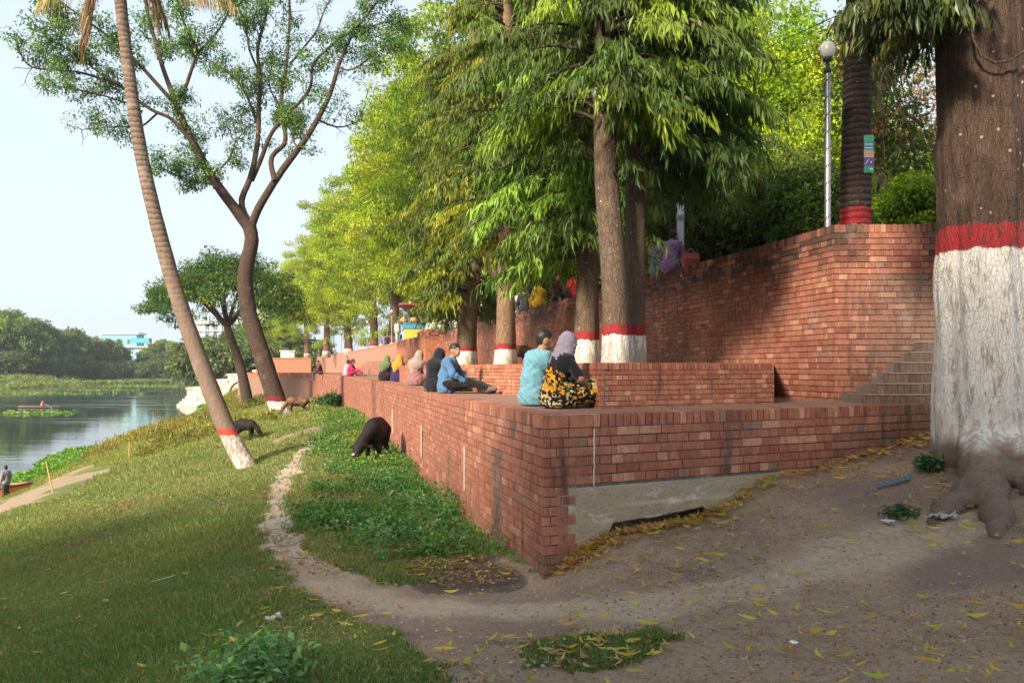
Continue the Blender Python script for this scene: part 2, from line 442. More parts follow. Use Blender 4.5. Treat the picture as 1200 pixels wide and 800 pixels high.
def make_water():
    t=NT('river_water'); p=t.pos()
    w1=t.noise(scaled(t,p,.9,2.2,1),1.0,4,.6); w2=t.noise(scaled(t,p,.05,.35,1),1.0,3,.6)
    nrm=t.bump(t.math('ADD',t.math('MULTIPLY',w1,.25),w2),.10,.12)
    rough=t.math('MULTIPLY',t.step(w2,.50,.62),.10)
    mat=t.done(t.pbr((.022,.035,.028),t.math('ADD',rough,.03),nrm,.6,IOR=1.33))
    V=[(-700,-20,WATER),(60,-20,WATER),(60,420,WATER),(-700,420,WATER)]
    tag(link('water',mesh('water',V,[(0,1,2,3)],mats=[mat])),kind='structure')
make_water()

# ------------------------------------------------------------------- bricks
BR=.086
def brick_mat():
    t=NT('red_brick'); p=t.pos(); c=t.attr()
    f=t.noise(p,34,5,.65); g=t.noise(p,2.2,5,.6); st=t.noise(scaled(t,p,3.2,3.2,.45),1.6,5,.65); sp=t.noise(p,140,3,.6)
    col=t.mix(t.math('MULTIPLY',t.step(t.noise(scaled(t,p,1.6,1.6,.6),11,4,.6),.46,.60),.55),c,t.mix(1.0,c,(.60,.50,.50),'MULTIPLY')); col=t.mix(t.step(f,.40,.75),col,t.mix(1.0,c,(.72,.66,.66),'MULTIPLY'))
    col=t.mix(t.math('MULTIPLY',t.step(sp,.60,.72),.35),col,(.42,.30,.24))
    # mould and rain stains, with shapes of their own
    x,y,z=t.sep(p)
    col=t.mix(t.math('MULTIPLY',t.step(st,.55,.70),.75),col,(.055,.045,.038))
    col=t.mix(t.math('MULTIPLY',t.step(g,.58,.74),.30),col,(.34,.27,.23))
    h=t.math('ADD',f,t.math('MULTIPLY',sp,.4))
    return t.done(t.pbr(col,.88,t.bump(h,.55,.006),.2))
def mortar_mat():
    t=NT('old_mortar'); p=t.pos(); f=t.noise(p,25,5,.6); g=t.noise(p,1.7,4,.6)
    col=t.mix(f,(.085,.068,.058),(.23,.19,.165)); col=t.mix(t.step(g,.55,.68),col,(.36,.31,.27))
    return t.done(t.pbr(col,.95,t.bump(f,.6,.006),.1))
M_BRICK=brick_mat(); M_MORT=mortar_mat()
def brick_col(n, warm=0.0):
    a=rng.random(n)[:,None]; b=rng.random(n)[:,None]; e=rng.random(n)[:,None]
    base=np.array([.355,.120,.070])*(1-a)+np.array([.43,.175,.105])*a
    base=np.where(b>.92,np.array([.32,.10,.065]),base); base=np.where(b<.07,np.array([.54,.26,.16]),base)
    base=np.where((e>.985),np.array([.29,.17,.12]),base)
    base=base*(1+.14*(rng.random((n,1))-.5))
    g=base.mean(1,keepdims=True)
    if warm==-9: return (base*.84+.16*np.array([.36,.23,.19]))*.86
    if warm<-.5: base=base*.78
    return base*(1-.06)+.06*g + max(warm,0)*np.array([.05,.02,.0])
STAINS_AND_STRIPE=[(-.16,8.6,.16,-.85,-2.2,.75),(-.02,8.0,.10,-.55,-.75,.7),(-4.36,25,.22,-.4,-2.3,.6),(-2.6,18.2,.12,-.9,-2.0,.45),(-.9,11.5,.15,-1.2,-2.1,.5),(.35,7.03,.25,-1.7,-2.1,.5),(-6.2,32,.15,-.5,-2.3,.5),(-3.5,21.5,.1,-.6,-2.1,.4),(5.7,9.8,1.1,1.2,-.5,.75),(4.9,9.3,.7,-.4,-1.3,.6),(3.9,8.8,.5,-.75,-1.3,.5)]  # brick stains, plus a full-height dark stripe far along the river run
def brick_face(mb, P0, P1, ztop, zbot, first=0.0, captype='solid', depth=.05, capdepth=.12, warm=0, zf=None, rows0=0, sc=1.0, tint=None):
    """bricks on the plane from P0 to P1 seen from its right-hand side (outward normal = right of P0->P1)"""
    P0=np.array(P0,float);P1=np.array(P1,float); e=P1-P0; L=np.hypot(*e); e/=L; nrm=np.array([e[1],-e[0]])
    S0=[];S1=[];Z0=[];Z1=[];OUT=[];DP=[]
    z=ztop
    if captype=='solid':
        s=0.0
        while s<L-.01:
            w=.078*sc; a=s+.004; b=min(s+w-.004,L)
            S0.append(a);S1.append(b);Z0.append(z-.115*sc+.003);Z1.append(z+rng.uniform(-.002,.002));OUT.append(rng.uniform(.0,.005));DP.append(capdepth); s+=w+.004
        z-=.121*sc
    r=rows0
    while z>zbot:
        z1=z; z0=z-.0735*sc
        hd=(r%2==1); s=(-.06*sc if hd else 0.0)
        while s<L:
            w=.118*sc if (hd or rng.random()<.07) else .243*sc
            a=max(s,0.002); b=min(s+w,L-.002)
            if b-a>.02:
                S0.append(a);S1.append(b);Z0.append(z0+rng.uniform(-.0015,.0015));Z1.append(z1+rng.uniform(-.0015,.0015));OUT.append(rng.uniform(.001,.007));DP.append(depth)
            gp=rng.uniform(.008,.013)*(.5+.5*sc)
            if rng.random()<.55 and b+gp<L-.01:
                S0.append(b-.001);S1.append(b+gp-.001);Z0.append(z0-rng.uniform(-.004,.006));Z1.append(z1-rng.uniform(0,.01));OUT.append(-.0005+rng.uniform(-.003,.0012));DP.append(.012)
            s+=w+gp
        z-=BR*sc; r+=1
    S0,S1,Z0,Z1,OUT,DP=map(np.array,(S0,S1,Z0,Z1,OUT,DP))
    if zf is not None:
        k=zf(P0[0]+e[0]*(S0+S1)/2,P0[1]+e[1]*(S0+S1)/2,(Z0+Z1)/2); S0,S1,Z0,Z1,OUT,DP=[a[k] for a in (S0,S1,Z0,Z1,OUT,DP)]
    mid=np.minimum((S0+S1)/2,L-(S0+S1)/2); DP=np.minimum(DP,.02+mid*3.2)
    n=len(S0); V=np.zeros((n,8,3)); tilt=rng.uniform(-.0015,.0015,(n,1))
    def pt(s,o): return P0[None]+e[None]*s[:,None]+nrm[None]*o[:,None]
    A=pt(S0,OUT+tilt[:,0]);B=pt(S1,OUT-tilt[:,0]);Cc=pt(S1,-DP);D=pt(S0,-DP)
    for i,q in enumerate((A,B,Cc,D)):
        V[:,i,:2]=q;V[:,i,2]=Z0;V[:,i+4,:2]=q;V[:,i+4,2]=Z1
    base=(np.arange(n)*8)[:,None,None]
    Fq=np.array([(0,1,5,4),(4,5,6,7),(1,2,6,5),(3,0,4,7),(0,3,2,1)])[None]+base
    bc=brick_col(n,warm) if tint is None else np.array(tint)*rng.uniform(.75,1.2,(n,1)); cen=V.mean(1); jn=(S1-S0)<.018; bc[jn]=np.array([.46,.39,.33])*rng.uniform(.5,1.15,(jn.sum(),1))
    for (sx,sy,hw,za,zb_,st) in STAINS_AND_STRIPE:
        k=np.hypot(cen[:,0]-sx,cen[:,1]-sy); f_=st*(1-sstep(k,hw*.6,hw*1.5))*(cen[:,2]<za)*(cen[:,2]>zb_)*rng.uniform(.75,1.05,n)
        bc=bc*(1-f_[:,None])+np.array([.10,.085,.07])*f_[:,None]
    if ztop>1.5:
        f_=np.clip((1.0-.9*np.maximum(ztop-.28-cen[:,2],0)/.35)*rng.uniform(.2,1.1,n)*(fbm(cen[:,0]*1.0,cen[:,1],1.1,3,5)>-.3),0,.9)*(cen[:,2]>ztop-.7)
        bc=bc*(1-f_[:,None])+np.array([.045,.03,.025])*f_[:,None]
    col=np.repeat(bc,8,0)
    mb.add(V.reshape(-1,3),Fq.reshape(-1,4),col=col)
    return
def mortar_face(mb,P0,P1,zt,zb,rec=.010,th=.03):
    P0=np.array(P0,float);P1=np.array(P1,float); e=P1-P0; L=np.hypot(*e); e/=L; nrm=np.array([e[1],-e[0]]); th=min(th,.05); P0=P0+e*.010; P1=P1-e*.010
    a=P0-nrm*rec; b=P1-nrm*rec; c=P1-nrm*(rec+th); d=P0-nrm*(rec+th)
    mb.prism([a,d,c,b][::-1] if False else [a,b,c,d],zb,zt)
def wall_poly(mbB,mbM,pts,zt,zb,capdepth=.24,warm=0,zf=None,thick=.30,cap='solid',sc=1.0,tint=None):
    """a chain of brick faces, right-hand side outward, with a mortar core behind"""
    pts=[np.array(p,float) for p in pts]
    for i in range(len(pts)-1):
        z0=zb[i] if hasattr(zb,'__len__') else zb
        brick_face(mbB,pts[i],pts[i+1],zt,z0,capdepth=capdepth,warm=warm,zf=zf,captype=cap,sc=sc,tint=tint)
        mortar_face(mbM,pts[i],pts[i+1],zt-.012,z0-.1,th=thick)

def flat_poly(name,pts,z,mat,parent=None,th=.1):
    mb=MB(); mb.prism(pts,z-th,z); return mb.obj(name,mat,parent)
def paving_mat():
    t=NT('worn_brick_paving'); p=t.pos(); x,y,z=t.sep(p)
    # rotate so that courses follow the wall
    a=math.radians(14); u=t.math('ADD',t.math('MULTIPLY',x,math.cos(a)),t.math('MULTIPLY',y,math.sin(a))); v=t.math('ADD',t.math('MULTIPLY',x,-math.sin(a)),t.math('MULTIPLY',y,math.cos(a)))
    b=t.n('TexBrick',Vector=t.comb(u,v,0.0),Color1=(.22,.11,.08),Color2=(.28,.15,.105),Mortar=(.19,.145,.12),Scale=1.0,Mortar_Size=.006,Brick_Width=.25,Row_Height=.125)
    f=t.noise(p,8,6,.65); g=t.noise(p,1.1,4,.6)
    c=t.mix(t.step(f,.35,.65),b.outputs['Color'],(.22,.15,.12)); c=t.mix(t.math('MULTIPLY',t.step(g,.5,.7),.5),c,(.18,.14,.12))
    return t.done(t.pbr(c,.9,t.bump(t.math('ADD',f,b.outputs['Fac']),.4,.006),.2))
M_PAVE=paving_mat()
def rough_concrete():
    t=NT('weathered_concrete'); p=t.pos(); f=t.noise(p,6,7,.65); g=t.noise(p,30,4,.6); w=t.noise(scaled(t,p,2,2,5),1.6,5,.7)
    c=t.mix(f,(.31,.245,.165),(.45,.375,.275)); c=t.mix(t.step(w,.55,.66),c,(.50,.44,.38)); c=t.mix(t.math('MULTIPLY',t.step(f,.6,.7),.6),c,(.16,.135,.10))
    return t.done(t.pbr(c,.92,t.bump(t.math('ADD',t.math('MULTIPLY',f,1.2),g),.9,.025),.2))
M_CONC=rough_concrete()

# --- low retaining wall: corner C, a front run to the right and the long river run
C0=(.28,7.0); R1=(4.98,9.33)
# the river face is walked towards the viewer's left so that its right-hand side is outwards: from far to near
def low_wall():
    root=empty('low_brick_wall',(.28,7,-1.9),0,'long low terrace wall of red brick with the sharp near corner and patched concrete footing','brick wall')
    fx=lambda v:v
    mb=MB(); mm=MB()
    left=[tuple(p) for p in LOW[::-1]]
    zb=[-3.0,-2.5,-2.5,-2.4,-2.4]
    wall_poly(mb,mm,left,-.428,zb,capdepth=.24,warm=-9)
    def keep(x,y,z): return (z>-1.085)|(x<.56)|(x>2.78)
    # first two cap bricks of the front run lie lengthways, like the photograph's corner
    P0=np.array(C0);P1=np.array(R1);e=(P1-P0)/np.hypot(*(P1-P0))
    brick_face(mb,P0+e*.51,P1,-.428,-.56,capdepth=.24,captype='solid',zf=lambda x,y,z:z>-.55)
    n_=np.array([e[1],-e[0]])
    for k in range(2):
        a=P0+e*(.004+k*.255); b=a+e*.245; q=[a+n_*.004,b+n_*.004,b-n_*.22,a-n_*.22]
        mb.prism(q,-.541,-.43,col=np.array([.47,.20,.11])*(1-.08*k))
    brick_face(mb,P0,P1,-.549,-2.2,captype='none',zf=keep,rows0=0)
    mortar_face(mm,C0,R1,-.44,-1.085,th=.26)
    mortar_face(mm,C0,tuple(P0+e*.3),-1.085,-2.3,th=.26)
    mortar_face(mm,tuple(P0+e*2.75),R1,-1.085,-2.0,th=.26)
    # hollow behind the footing
    mortar_face(mm,tuple(P0+e*.3),tuple(P0+e*2.75),-1.085,-2.2,rec=.22,th=.1)
    # far run beyond the bend: end return of the wall
    wall_poly(mb,mm,[(-21.5,62.5),(-15.6,61.0)],-.428,[-2.9])
    V=lambda o:(setattr(o,'location',(-.28,-7,1.9)),o)[1]
    V(mb.obj('brickwork',M_BRICK,root)); V(mm.obj('mortar_core',M_MORT,root))
    # concrete footing: a slab face with an uneven lower edge
    nx,nz=150,26; s=np.linspace(.14,2.86,nx)
    bot=np.interp(s,[.10,.36,.55,.62,.72,1.2,1.75,1.95,2.2,2.8],[-1.95,-1.95,-1.88,-1.60,-1.44,-1.415,-1.365,-1.5,-1.6,-1.6])+.012*fbm(s,s*0,6,3,4)
    t=np.linspace(0,1,nz)
    ss=np.repeat(s[:,None],nz,1); zz=-1.083+(bot[:,None]+1.083)*t[None]
    out=.006+.012*(fbm(ss,zz,3,4,11)+.3)*(t[None]>.02)-.02*(t[None]>.97)+.018*sstep(-zz,1.25,1.29)*sstep(ss,.6,1.0)
    out=np.where(ss<.34,-.004-.0*out,out)
    V3=np.stack([C0[0]+e[0]*ss+n_[0]*out,C0[1]+e[1]*ss+n_[1]*out,zz],-1).reshape(-1,3)
    back=V3.reshape(nx,nz,3).copy(); back[:,:,0]-=n_[0]*.2; back[:,:,1]-=n_[1]*.2
    ii=np.arange(nx-1)[:,None]*nz+np.arange(nz-1)[None]; Q=np.stack([ii,ii+1,ii+nz+1,ii+nz],-1).reshape(-1,4)
    k=np.arange(nx-1)*nz+nz-1; Nn=nx*nz
    Q2=np.stack([k,k+Nn,k+nz+Nn,k+nz],1)
    me=mesh('concrete_footing',np.vstack([V3,back.reshape(-1,3)]),np.vstack([Q,Q2]),mats=[M_CONC],smooth=False)
    V(link('concrete_footing',me,root))
    # white crack line of old putty beside the corner bricks
    c=MB(); a=P0+e*.515
    pts=[(a[0]+n_[0]*.006+rng.uniform(-.004,.004),a[1]+n_[1]*.006,z) for z in np.linspace(-.56,-1.08,16)]
    c.tube(pts,.007,5,col=(.6,.57,.52)); 
    V(c.obj('pale_joint',plain('putty',(.62,.58,.52),.8),root))
    d=MB()
    for (xx,yy) in [(-.62,10.35),(-1.62,14.25),(-2.9,19.3)]:
        for zk,l in ((-1.05,.55),): 
            d.box((xx-.012,yy-.03,zk-l),(xx+.012,yy+.03,zk+.02),col=(.45,.42,.38))
    V(d.obj('cement_patch',plain('cement_patch',(.34,.31,.28),.9),root))
    # terrace floor that this wall carries
    pts=[(.30,7.08),(4.95,9.40),(6.5,10.2),(6.6,11.5),(3.9,12.0),(-1.3,34.0),(-3.4,41),(-6,52),(-7.5,57.2)]+[tuple(p+np.array([.05,0])) for p in LOW[::-1][:-1]]
    o=flat_poly('terrace_floor',pts,-.436,M_PAVE,root,.2); V(o)
low_wall()

def mid_wall():
    root=empty('planter_wall',(.91,8.32,-.43),0,'knee high brick planter wall round the row of painted tree trunks','brick wall')
    mb=MB();mm=MB()
    ch=[(-3.55,24.5),(-1.35,16.0),(-1.07,14.9),(-.67,14.2),(-.41,13.3),(.07,12.6),(.91,8.32),(3.12,9.5),(3.86,11.75)]
    # outward side is on the right when walked from far left to near right
    wall_poly(mb,mm,ch,.045,-.46,capdepth=.24,warm=.4,sc=.64)
    for o in (mb.obj('brickwork',M_BRICK,root),mm.obj('mortar_core',M_MORT,root)): o.location=(-.91,-8.32,.43)
    soil=flat_poly('planting_soil',[(1.0,8.6),(3.1,9.75),(3.7,11.7),(-2.0,35.0),(-3.6,24.6),(-.9,15.2),(.25,12.9)],-.03,plain('dry_soil',(.26,.19,.13),.95,bump=.02),root); soil.location=(-.91,-8.32,.43)
mid_wall()

def upper_wall():
    root=empty('tall_brick_wall',(4.17,10.3,-.43),0,'tall brick retaining wall with dark stained top behind the planter, lamp posts above it','brick wall')
    mb=MB();mm=MB()
    near=[(-3.6+.1,40.9),(-1.5,34),(1.2,22.7),(3.86,11.75),(4.17,10.3),(6.25,10.22)]
    wall_poly(mb,mm,near,1.84,[-.45,-.45,-.45,-.46,-.46],capdepth=.24,warm=-.9,sc=.89)
    far=[tuple(p) for p in UP[::-1]][:-2]  # far away down to (-3.6,41)
    for o in (mb.obj('brickwork',M_BRICK,root),mm.obj('mortar_core',M_MORT,root)): o.location=(-4.17,-10.3,.43)
    # far run as plain boxes with a brick material mapped along their length
    t=NT('brick_far'); uv=t.uv()
    b=t.n('TexBrick',Vector=uv,Color1=(.33,.13,.08),Color2=(.40,.18,.115),Mortar=(.30,.22,.18),Scale=1.0,Mortar_Size=.01,Brick_Width=.25,Row_Height=.086)
    p=t.pos(); f=t.noise(p,.8,5,.6); g=t.noise(scaled(t,p,1,1,.2),2.5,4,.6)
    c=t.mix(t.math('MULTIPLY',t.step(f,.4,.7),.6),b.outputs['Color'],(.34,.19,.14)); c=t.mix(t.math('MULTIPLY',t.step(g,.55,.7),.5),c,(.25,.185,.145))
    global M_BFAR; M_BFAR=t.done(t.pbr(c,.9,None,.2))
    m=MB(); zz=[1.80,1.70,1.55,1.35,1.2,1.0]
    for i in range(len(far)-1):
        P0=np.array(far[i]);P1=np.array(far[i+1]);e=P1-P0;L=np.hypot(*e);e/=L;n=np.array([e[1],-e[0]])
        for (za,zb_,o_) in ((-3.0,1.72,0),(1.72,1.84,.03)):
            q=[P0+n*o_,P1+n*o_,P1-n*.4,P0-n*.4]
            V=np.array([(x,y,z) for z in (za,zb_) for x,y in q]); U=np.array([(u,z) for z in (za,zb_) for u in (0,L,L,0)])
            m.add(V,[(0,1,5,4),(4,5,6,7),(1,2,6,5),(3,0,4,7),(2,3,7,6)],uv=U)
    o=m.obj('far_brickwork',M_BFAR,root); o.location=(-4.17,-10.3,.43)
upper_wall()

def bastion():
    root=empty('brick_bastion',(-4.3,40,-.43),0,'square brick bastion jutting from the tall wall with people and flowers on top, lit orange','brick bastion')
    mb=MB();mm=MB()
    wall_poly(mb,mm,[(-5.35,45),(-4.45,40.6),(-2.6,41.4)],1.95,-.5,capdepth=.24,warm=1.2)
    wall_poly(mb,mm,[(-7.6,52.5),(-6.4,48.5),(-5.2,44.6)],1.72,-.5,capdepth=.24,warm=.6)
    for o in (mb.obj('brickwork',M_BRICK,root),mm.obj('mortar_core',M_MORT,root)): o.location=(4.3,-40,.43)
    o=flat_poly('platform_top',[(-4.3,40.9),(-2.7,41.5),(-2.9,47),(-7.4,52.4),(-6.2,48.6),(-5.2,45)],1.7,M_PAVE,root); o.location=(4.3,-40,.43)
bastion()
def terrace_steps():
    root=empty('brick_stairs',(-9,50,-.43),0,'short brick stairs rising against the far promenade wall','stairs')
    for k in range(5):
        m=MB(); m.box((-1.2+.3*k,-1.0-.004*k,.16*k-(.05 if k==0 else 0)),(2.2,1.0,.16*(k+1)-.003),col=(.34,.17,.13)); m.obj('step',M_BRICK,root)
terrace_steps()

def right_steps():
    root=empty('corner_stairs',(4.6,9.6,-.43),0,'worn brick steps climbing behind the painted trunk at the foot of the tall wall','stairs')
    for k in range(6):
        x0=4.20+.19*k; y0=9.42+.12*k; zt=-.322+.128*k
        mb=MB(); mm=MB()
        brick_face(mb,(x0,y0),(6.9,y0+.25),zt-.012,zt-.08,captype='solid',capdepth=.30,tint=(.18,.11,.088))
        mm.prism([(x0+.02,y0+.01),(6.9,y0+.26),(6.9,10.2),(x0+.02,10.19)],-.5,zt-.014)
        ms=MB(); ms.prism([(x0-.01,y0-.012),(6.9,y0+.24),(6.9,y0+.42),(x0-.01,y0+.17)],zt-.012,zt+.002)
        st=mb.obj('step',M_BRICK,root); st.location=(-4.6,-9.6,.43)
        q=mm.obj('tread_bed',M_MORT,st); q=ms.obj('tread',plain('worn_tread',(.24,.17,.145),.9,.25,scale=5,bump=.01),st)
right_steps()
def pillar():
    root=empty('brick_pillar',(6.6,9.9,-.6),0,'tall brick pillar standing behind the big painted trunk','brick pillar')
    mb=MB();mm=MB(); wall_poly(mb,mm,[(6.22,10.9),(6.22,9.9),(7.4,9.9)],2.42,-.7,warm=-.6)
    for o in (mb.obj('brickwork',M_BRICK,root),mm.obj('mortar_core',M_MORT,root)): o.location=(-6.6,-9.9,.6)
pillar()

def upper_ground():
    t=NT('park_soil'); p=t.pos(); f=t.noise(p,1.2,5,.6); c=t.mix(f,(.13,.11,.06),(.26,.20,.13)); mat=t.done(t.pbr(c,.95,t.bump(f,.5,.05),.1))
    pts=[(x+.35,y) for x,y in UP]
    mb=MB()
    for i in range(len(pts)-1):
        a,b=pts[i],pts[i+1]
        mb.add([(a[0],a[1],1.66),(a[0]+330,a[1]+(0 if i==0 else 40),1.66),(b[0]+330,b[1]+40,1.66),(b[0],b[1],1.66)],[(0,1,2,3)])
    o=mb.obj('upper_ground',mat); tag(o,kind='structure')
    mb=MB(); mb.prism([(4.5,10.6),(400,10.6),(400,10.9),(4.5,10.9)],-1,1.66); tag(mb.obj('upper_ground_edge',mat),kind='structure')
upper_ground()

def far_terrace():
    mb=MB(); mb.prism([(-21.5,62.4),(-15.5,60.9),(-7,57),(-14,85),(-27,130),(-44,130),(-30,90)],-3.4,-.86); tag(mb.obj('promenade',M_PAVE),kind='structure')
far_terrace()
# =================================================================== TREES
M_LEAF=m_leaf('leaf_green',.38,.5,.35); M_LEAFD=m_leaf('leaf_glossy',.34,.42,.4)
def bark_mat(name, c1, c2, zw=None, zr=None, crack=14, rings=0, ch=.02, zlow=None, whitecol=(.62,.59,.54)):
    t=NT(name); p=t.obj(); x,y,z=t.sep(p)
    q=scaled(t,p,1,1,.28 if zlow is not None else .45)
    d=t.noise(p,4,3); qd=t.n('VectorMath',{'operation':'ADD'},i0=q,i1=t.n('VectorMath',{'operation':'SCALE'},i0=t.n('TexNoise',Vector=p,Scale=6.,Detail=4.).outputs['Color'],Scale=.09).outputs[0]).outputs[0]
    v=t.n('TexVoronoi',{'feature':'DISTANCE_TO_EDGE'},Vector=qd,Scale=float(crack)).outputs['Distance']
    crk=t.step(t.math('ADD',v,t.math('MULTIPLY',t.math('SUBTRACT',t.noise(p,11,4,.6),.45),.30)),.0,.12)
    if zlow is not None: crk=t.math('SUBTRACT',1.0,t.math('MULTIPLY',t.math('SUBTRACT',1.0,crk),t.step(z,zlow,zlow+.5)))
    f=t.noise(scaled(t,p,1,1,.3),18,6,.65); g=t.noise(p,2.3,5,.6); fine=t.noise(p,70,4,.6)
    col=t.mix(f,c1,c2); col=t.mix(t.math('MULTIPLY',t.math('SUBTRACT',1.0,crk),.16 if zlow is not None else .32),col,tuple(k*.45 for k in c1))
    col=t.mix(t.math('MULTIPLY',t.step(t.noise(scaled(t,p,1,1,.16),30,6,.7),.48,.62),.45),col,tuple(k*.45 for k in c1))
    col=t.mix(t.math('MULTIPLY',t.step(g,.55,.7),.45),col,tuple(min(1,k*1.5) for k in c2))
    sp=t.n('TexVoronoi',Vector=p,Scale=9.0); spk=t.math('MULTIPLY',t.step(sp.outputs['Distance'],.16,.10),t.step(t.n('SeparateColor',Color=sp.outputs['Color']).outputs[0],.5,.55))
    col=t.mix(t.math('MULTIPLY',spk,.6),col,(.42,.38,.33))
    h=t.math('ADD',t.math('MULTIPLY',crk,.35 if zlow is not None else .7),f)
    if rings:
        w=t.n('TexWave',{'wave_type':'BANDS','bands_direction':'Z'},Vector=p,Scale=float(rings),Distortion=3.5,Detail=3.,Detail_Scale=1.2).outputs['Fac']
        col=t.mix(t.math('MULTIPLY',t.step(w,.0,.35),.5),tuple(k*.45 for k in c1),col); h=t.math('ADD',h,t.math('MULTIPLY',w,1.6))
    if zw is not None:
        zz=t.math('ADD',z,t.math('MULTIPLY',t.math('SUBTRACT',t.noise(p,7,6,.65),.5),.14))
        flake=t.math('ADD',t.noise(scaled(t,p,1,1,.35),12,6,.7),t.math('MULTIPLY',t.math('SUBTRACT',1.0,crk),.03))
        flake=t.math('ADD',flake,t.math('MULTIPLY',t.step(z,.5,-.05),.16))
        paint=t.mix(t.step(flake,.51,.63),whitecol,t.mix(f,(.30,.26,.22),(.42,.38,.33)))
        low=t.math('MULTIPLY',t.step(zz,zw+.012,zw-.012),1.0)
        red=t.mix(t.step(flake,.50,.68),(.25,.026,.028),(.11,.045,.035))
        isred=t.step(zz,zr+.012,zr-.012)
        col=t.mix(isred,col,red)
        if zlow is not None:
            low=t.math('MULTIPLY',low,t.step(t.math('ADD',z,t.math('MULTIPLY',t.math('SUBTRACT',t.noise(p,3,5,.6),.5),.5)),zlow-.1,zlow+.12))
            col=t.mix(t.step(zz,zlow+.2,zlow-.1),col,t.mix(t.math('MULTIPLY',f,t.noise(p,26,5,.7)),(.09,.065,.05),(.34,.26,.20)))
        col=t.mix(low,col,paint)
    return t.done(t.pbr(col,.9,t.bump(t.math('ADD',h,t.math('MULTIPLY',fine,.45)),.9,ch),.15))

def spline(pts, n):
    P=np.asarray(pts,float); d=np.r_[0,np.cumsum(np.linalg.norm(np.diff(P[:,:3],axis=0),axis=1))]
    t=np.linspace(0,d[-1],n); out=np.stack([np.interp(t,d,P[:,j]) for j in range(P.shape[1])],1)
    for _ in range(2):
        out[1:-1]=(out[:-2]+2*out[1:-1]+out[2:])/4
    return out

def leaves(P, D, L, W, col, bend=.25, flat=None):
    """arrays for leaf quads: base, left, tip, right"""
    n=len(P); D=D/(np.linalg.norm(D,axis=1,keepdims=True)+1e-9)
    R=rng.normal(size=(n,3)) if flat is None else flat+rng.normal(size=(n,3))*.35
    S=np.cross(D,R); S/=(np.linalg.norm(S,axis=1,keepdims=True)+1e-9)
    L=np.broadcast_to(L,(n,))[:,None]; W=np.broadcast_to(W,(n,))[:,None]
    N=np.cross(S,D)
    m=P+D*L*.45+N*L*.06; tip=P+D*L-np.array([0,0,1])*L*bend
    V=np.stack([P,m+S*W*.5,tip,m-S*W*.5],1).reshape(-1,3)
    Q=np.arange(n*4).reshape(n,4)
    return V,Q,np.repeat(col,4,0)

def palette(n, base, var=.25, alt=None, pa=.15):
    b=np.array(base)[None]*(1+var*(rng.random((n,1))*2-1))*(1+.12*(rng.random((n,3))*2-1))
    if alt is not None:
        k=rng.random(n)<pa; b[k]=np.array(alt)[None]*(1+var*(rng.random((k.sum(),1))*2-1))
    return np.clip(b,0,1)

def mast_crown(R, z0, z1, nb=90, tw=11, lf=13, L=.19, W=.042, base=(.055,.095,.018), alt=(.17,.20,.025), pa=.18, az=None, lean=None, inner=.15, top=.25, tubes=True):
    """tiers of level branches hung with long drooping leaves; returns leaf MB and twig MB"""
    lm=MB(); tm=MB(); Ps=[];Ds=[];Cs=[]
    for i in range(nb):
        f=(i+rng.random())/nb; z=z0+(z1-z0)*f; a=rng.random()*2*PI if az is None else rng.uniform(*az)
        env=(1-f)**.5*(1-top)+top if f>.35 else min(1,.75+f)
        Rr=R*env*rng.uniform(.65,1.12)*(.62+.75*float(vnoise(np.array([a*1.1+z0*3]),np.array([z*.8]),5)[0])); o=np.array([math.cos(a),math.sin(a),0])
        cx=np.zeros(3) if lean is None else np.array([np.interp(z,lean[:,2],lean[:,0]),np.interp(z,lean[:,2],lean[:,1]),0])
        rise=rng.uniform(-.05,.30)*Rr; ts=np.linspace(0,1,6)
        path=cx+np.stack([o[0]*Rr*ts,o[1]*Rr*ts,z+rise*np.sin(ts*2.2)-.30*Rr*ts**2.5],1)
        side=np.array([-o[1],o[0],0]); path+=side*(rng.uniform(-.25,.25)*Rr*ts**2)[:,None]
        if tubes: tm.tube(path,np.linspace(.018*R+.006,.004,6),4,cap=False,col=(.12,.09,.06))
        bc=palette(1,base,.35,alt,pa)[0]
        for j in range(tw):
            s=inner+(1-inner)*math.sqrt((j+rng.random())/tw)
            q=np.array([np.interp(s,ts,path[:,k]) for k in range(3)])
            dirn=o*.7+side*rng.uniform(-1.1,1.1)+np.array([0,0,rng.uniform(-.3,.15)]); dirn/=np.linalg.norm(dirn)
            ln=rng.uniform(.25,.55)*min(1,R/1.2)+.0*L
            tt=np.linspace(.05,1,lf)[:,None]
            pts=q+dirn*ln*tt+np.array([0,0,-1])*(ln*.45*tt**2)+rng.normal(size=(lf,3))*.02
            dd=dirn*.55*rng.uniform(.2,1.0,(lf,1))+np.array([0,0,-1])*rng.uniform(.6,1.2,(lf,1))+rng.normal(size=(lf,3))*.30
            Ps.append(pts);Ds.append(dd)
            c=np.tile(bc,(lf,1))*(1+.25*(rng.random((lf,1))*2-1)); Cs.append(c)
    P=np.concatenate(Ps);D=np.concatenate(Ds);C=np.clip(np.concatenate(Cs),0,1)
    V,Q,CC=leaves(P,D,L*rng.uniform(.65,1.2,len(P)),W*rng.uniform(.7,1.2,len(P)),C,bend=.12)
    lm.add(V,Q,col=CC)
    return lm,tm

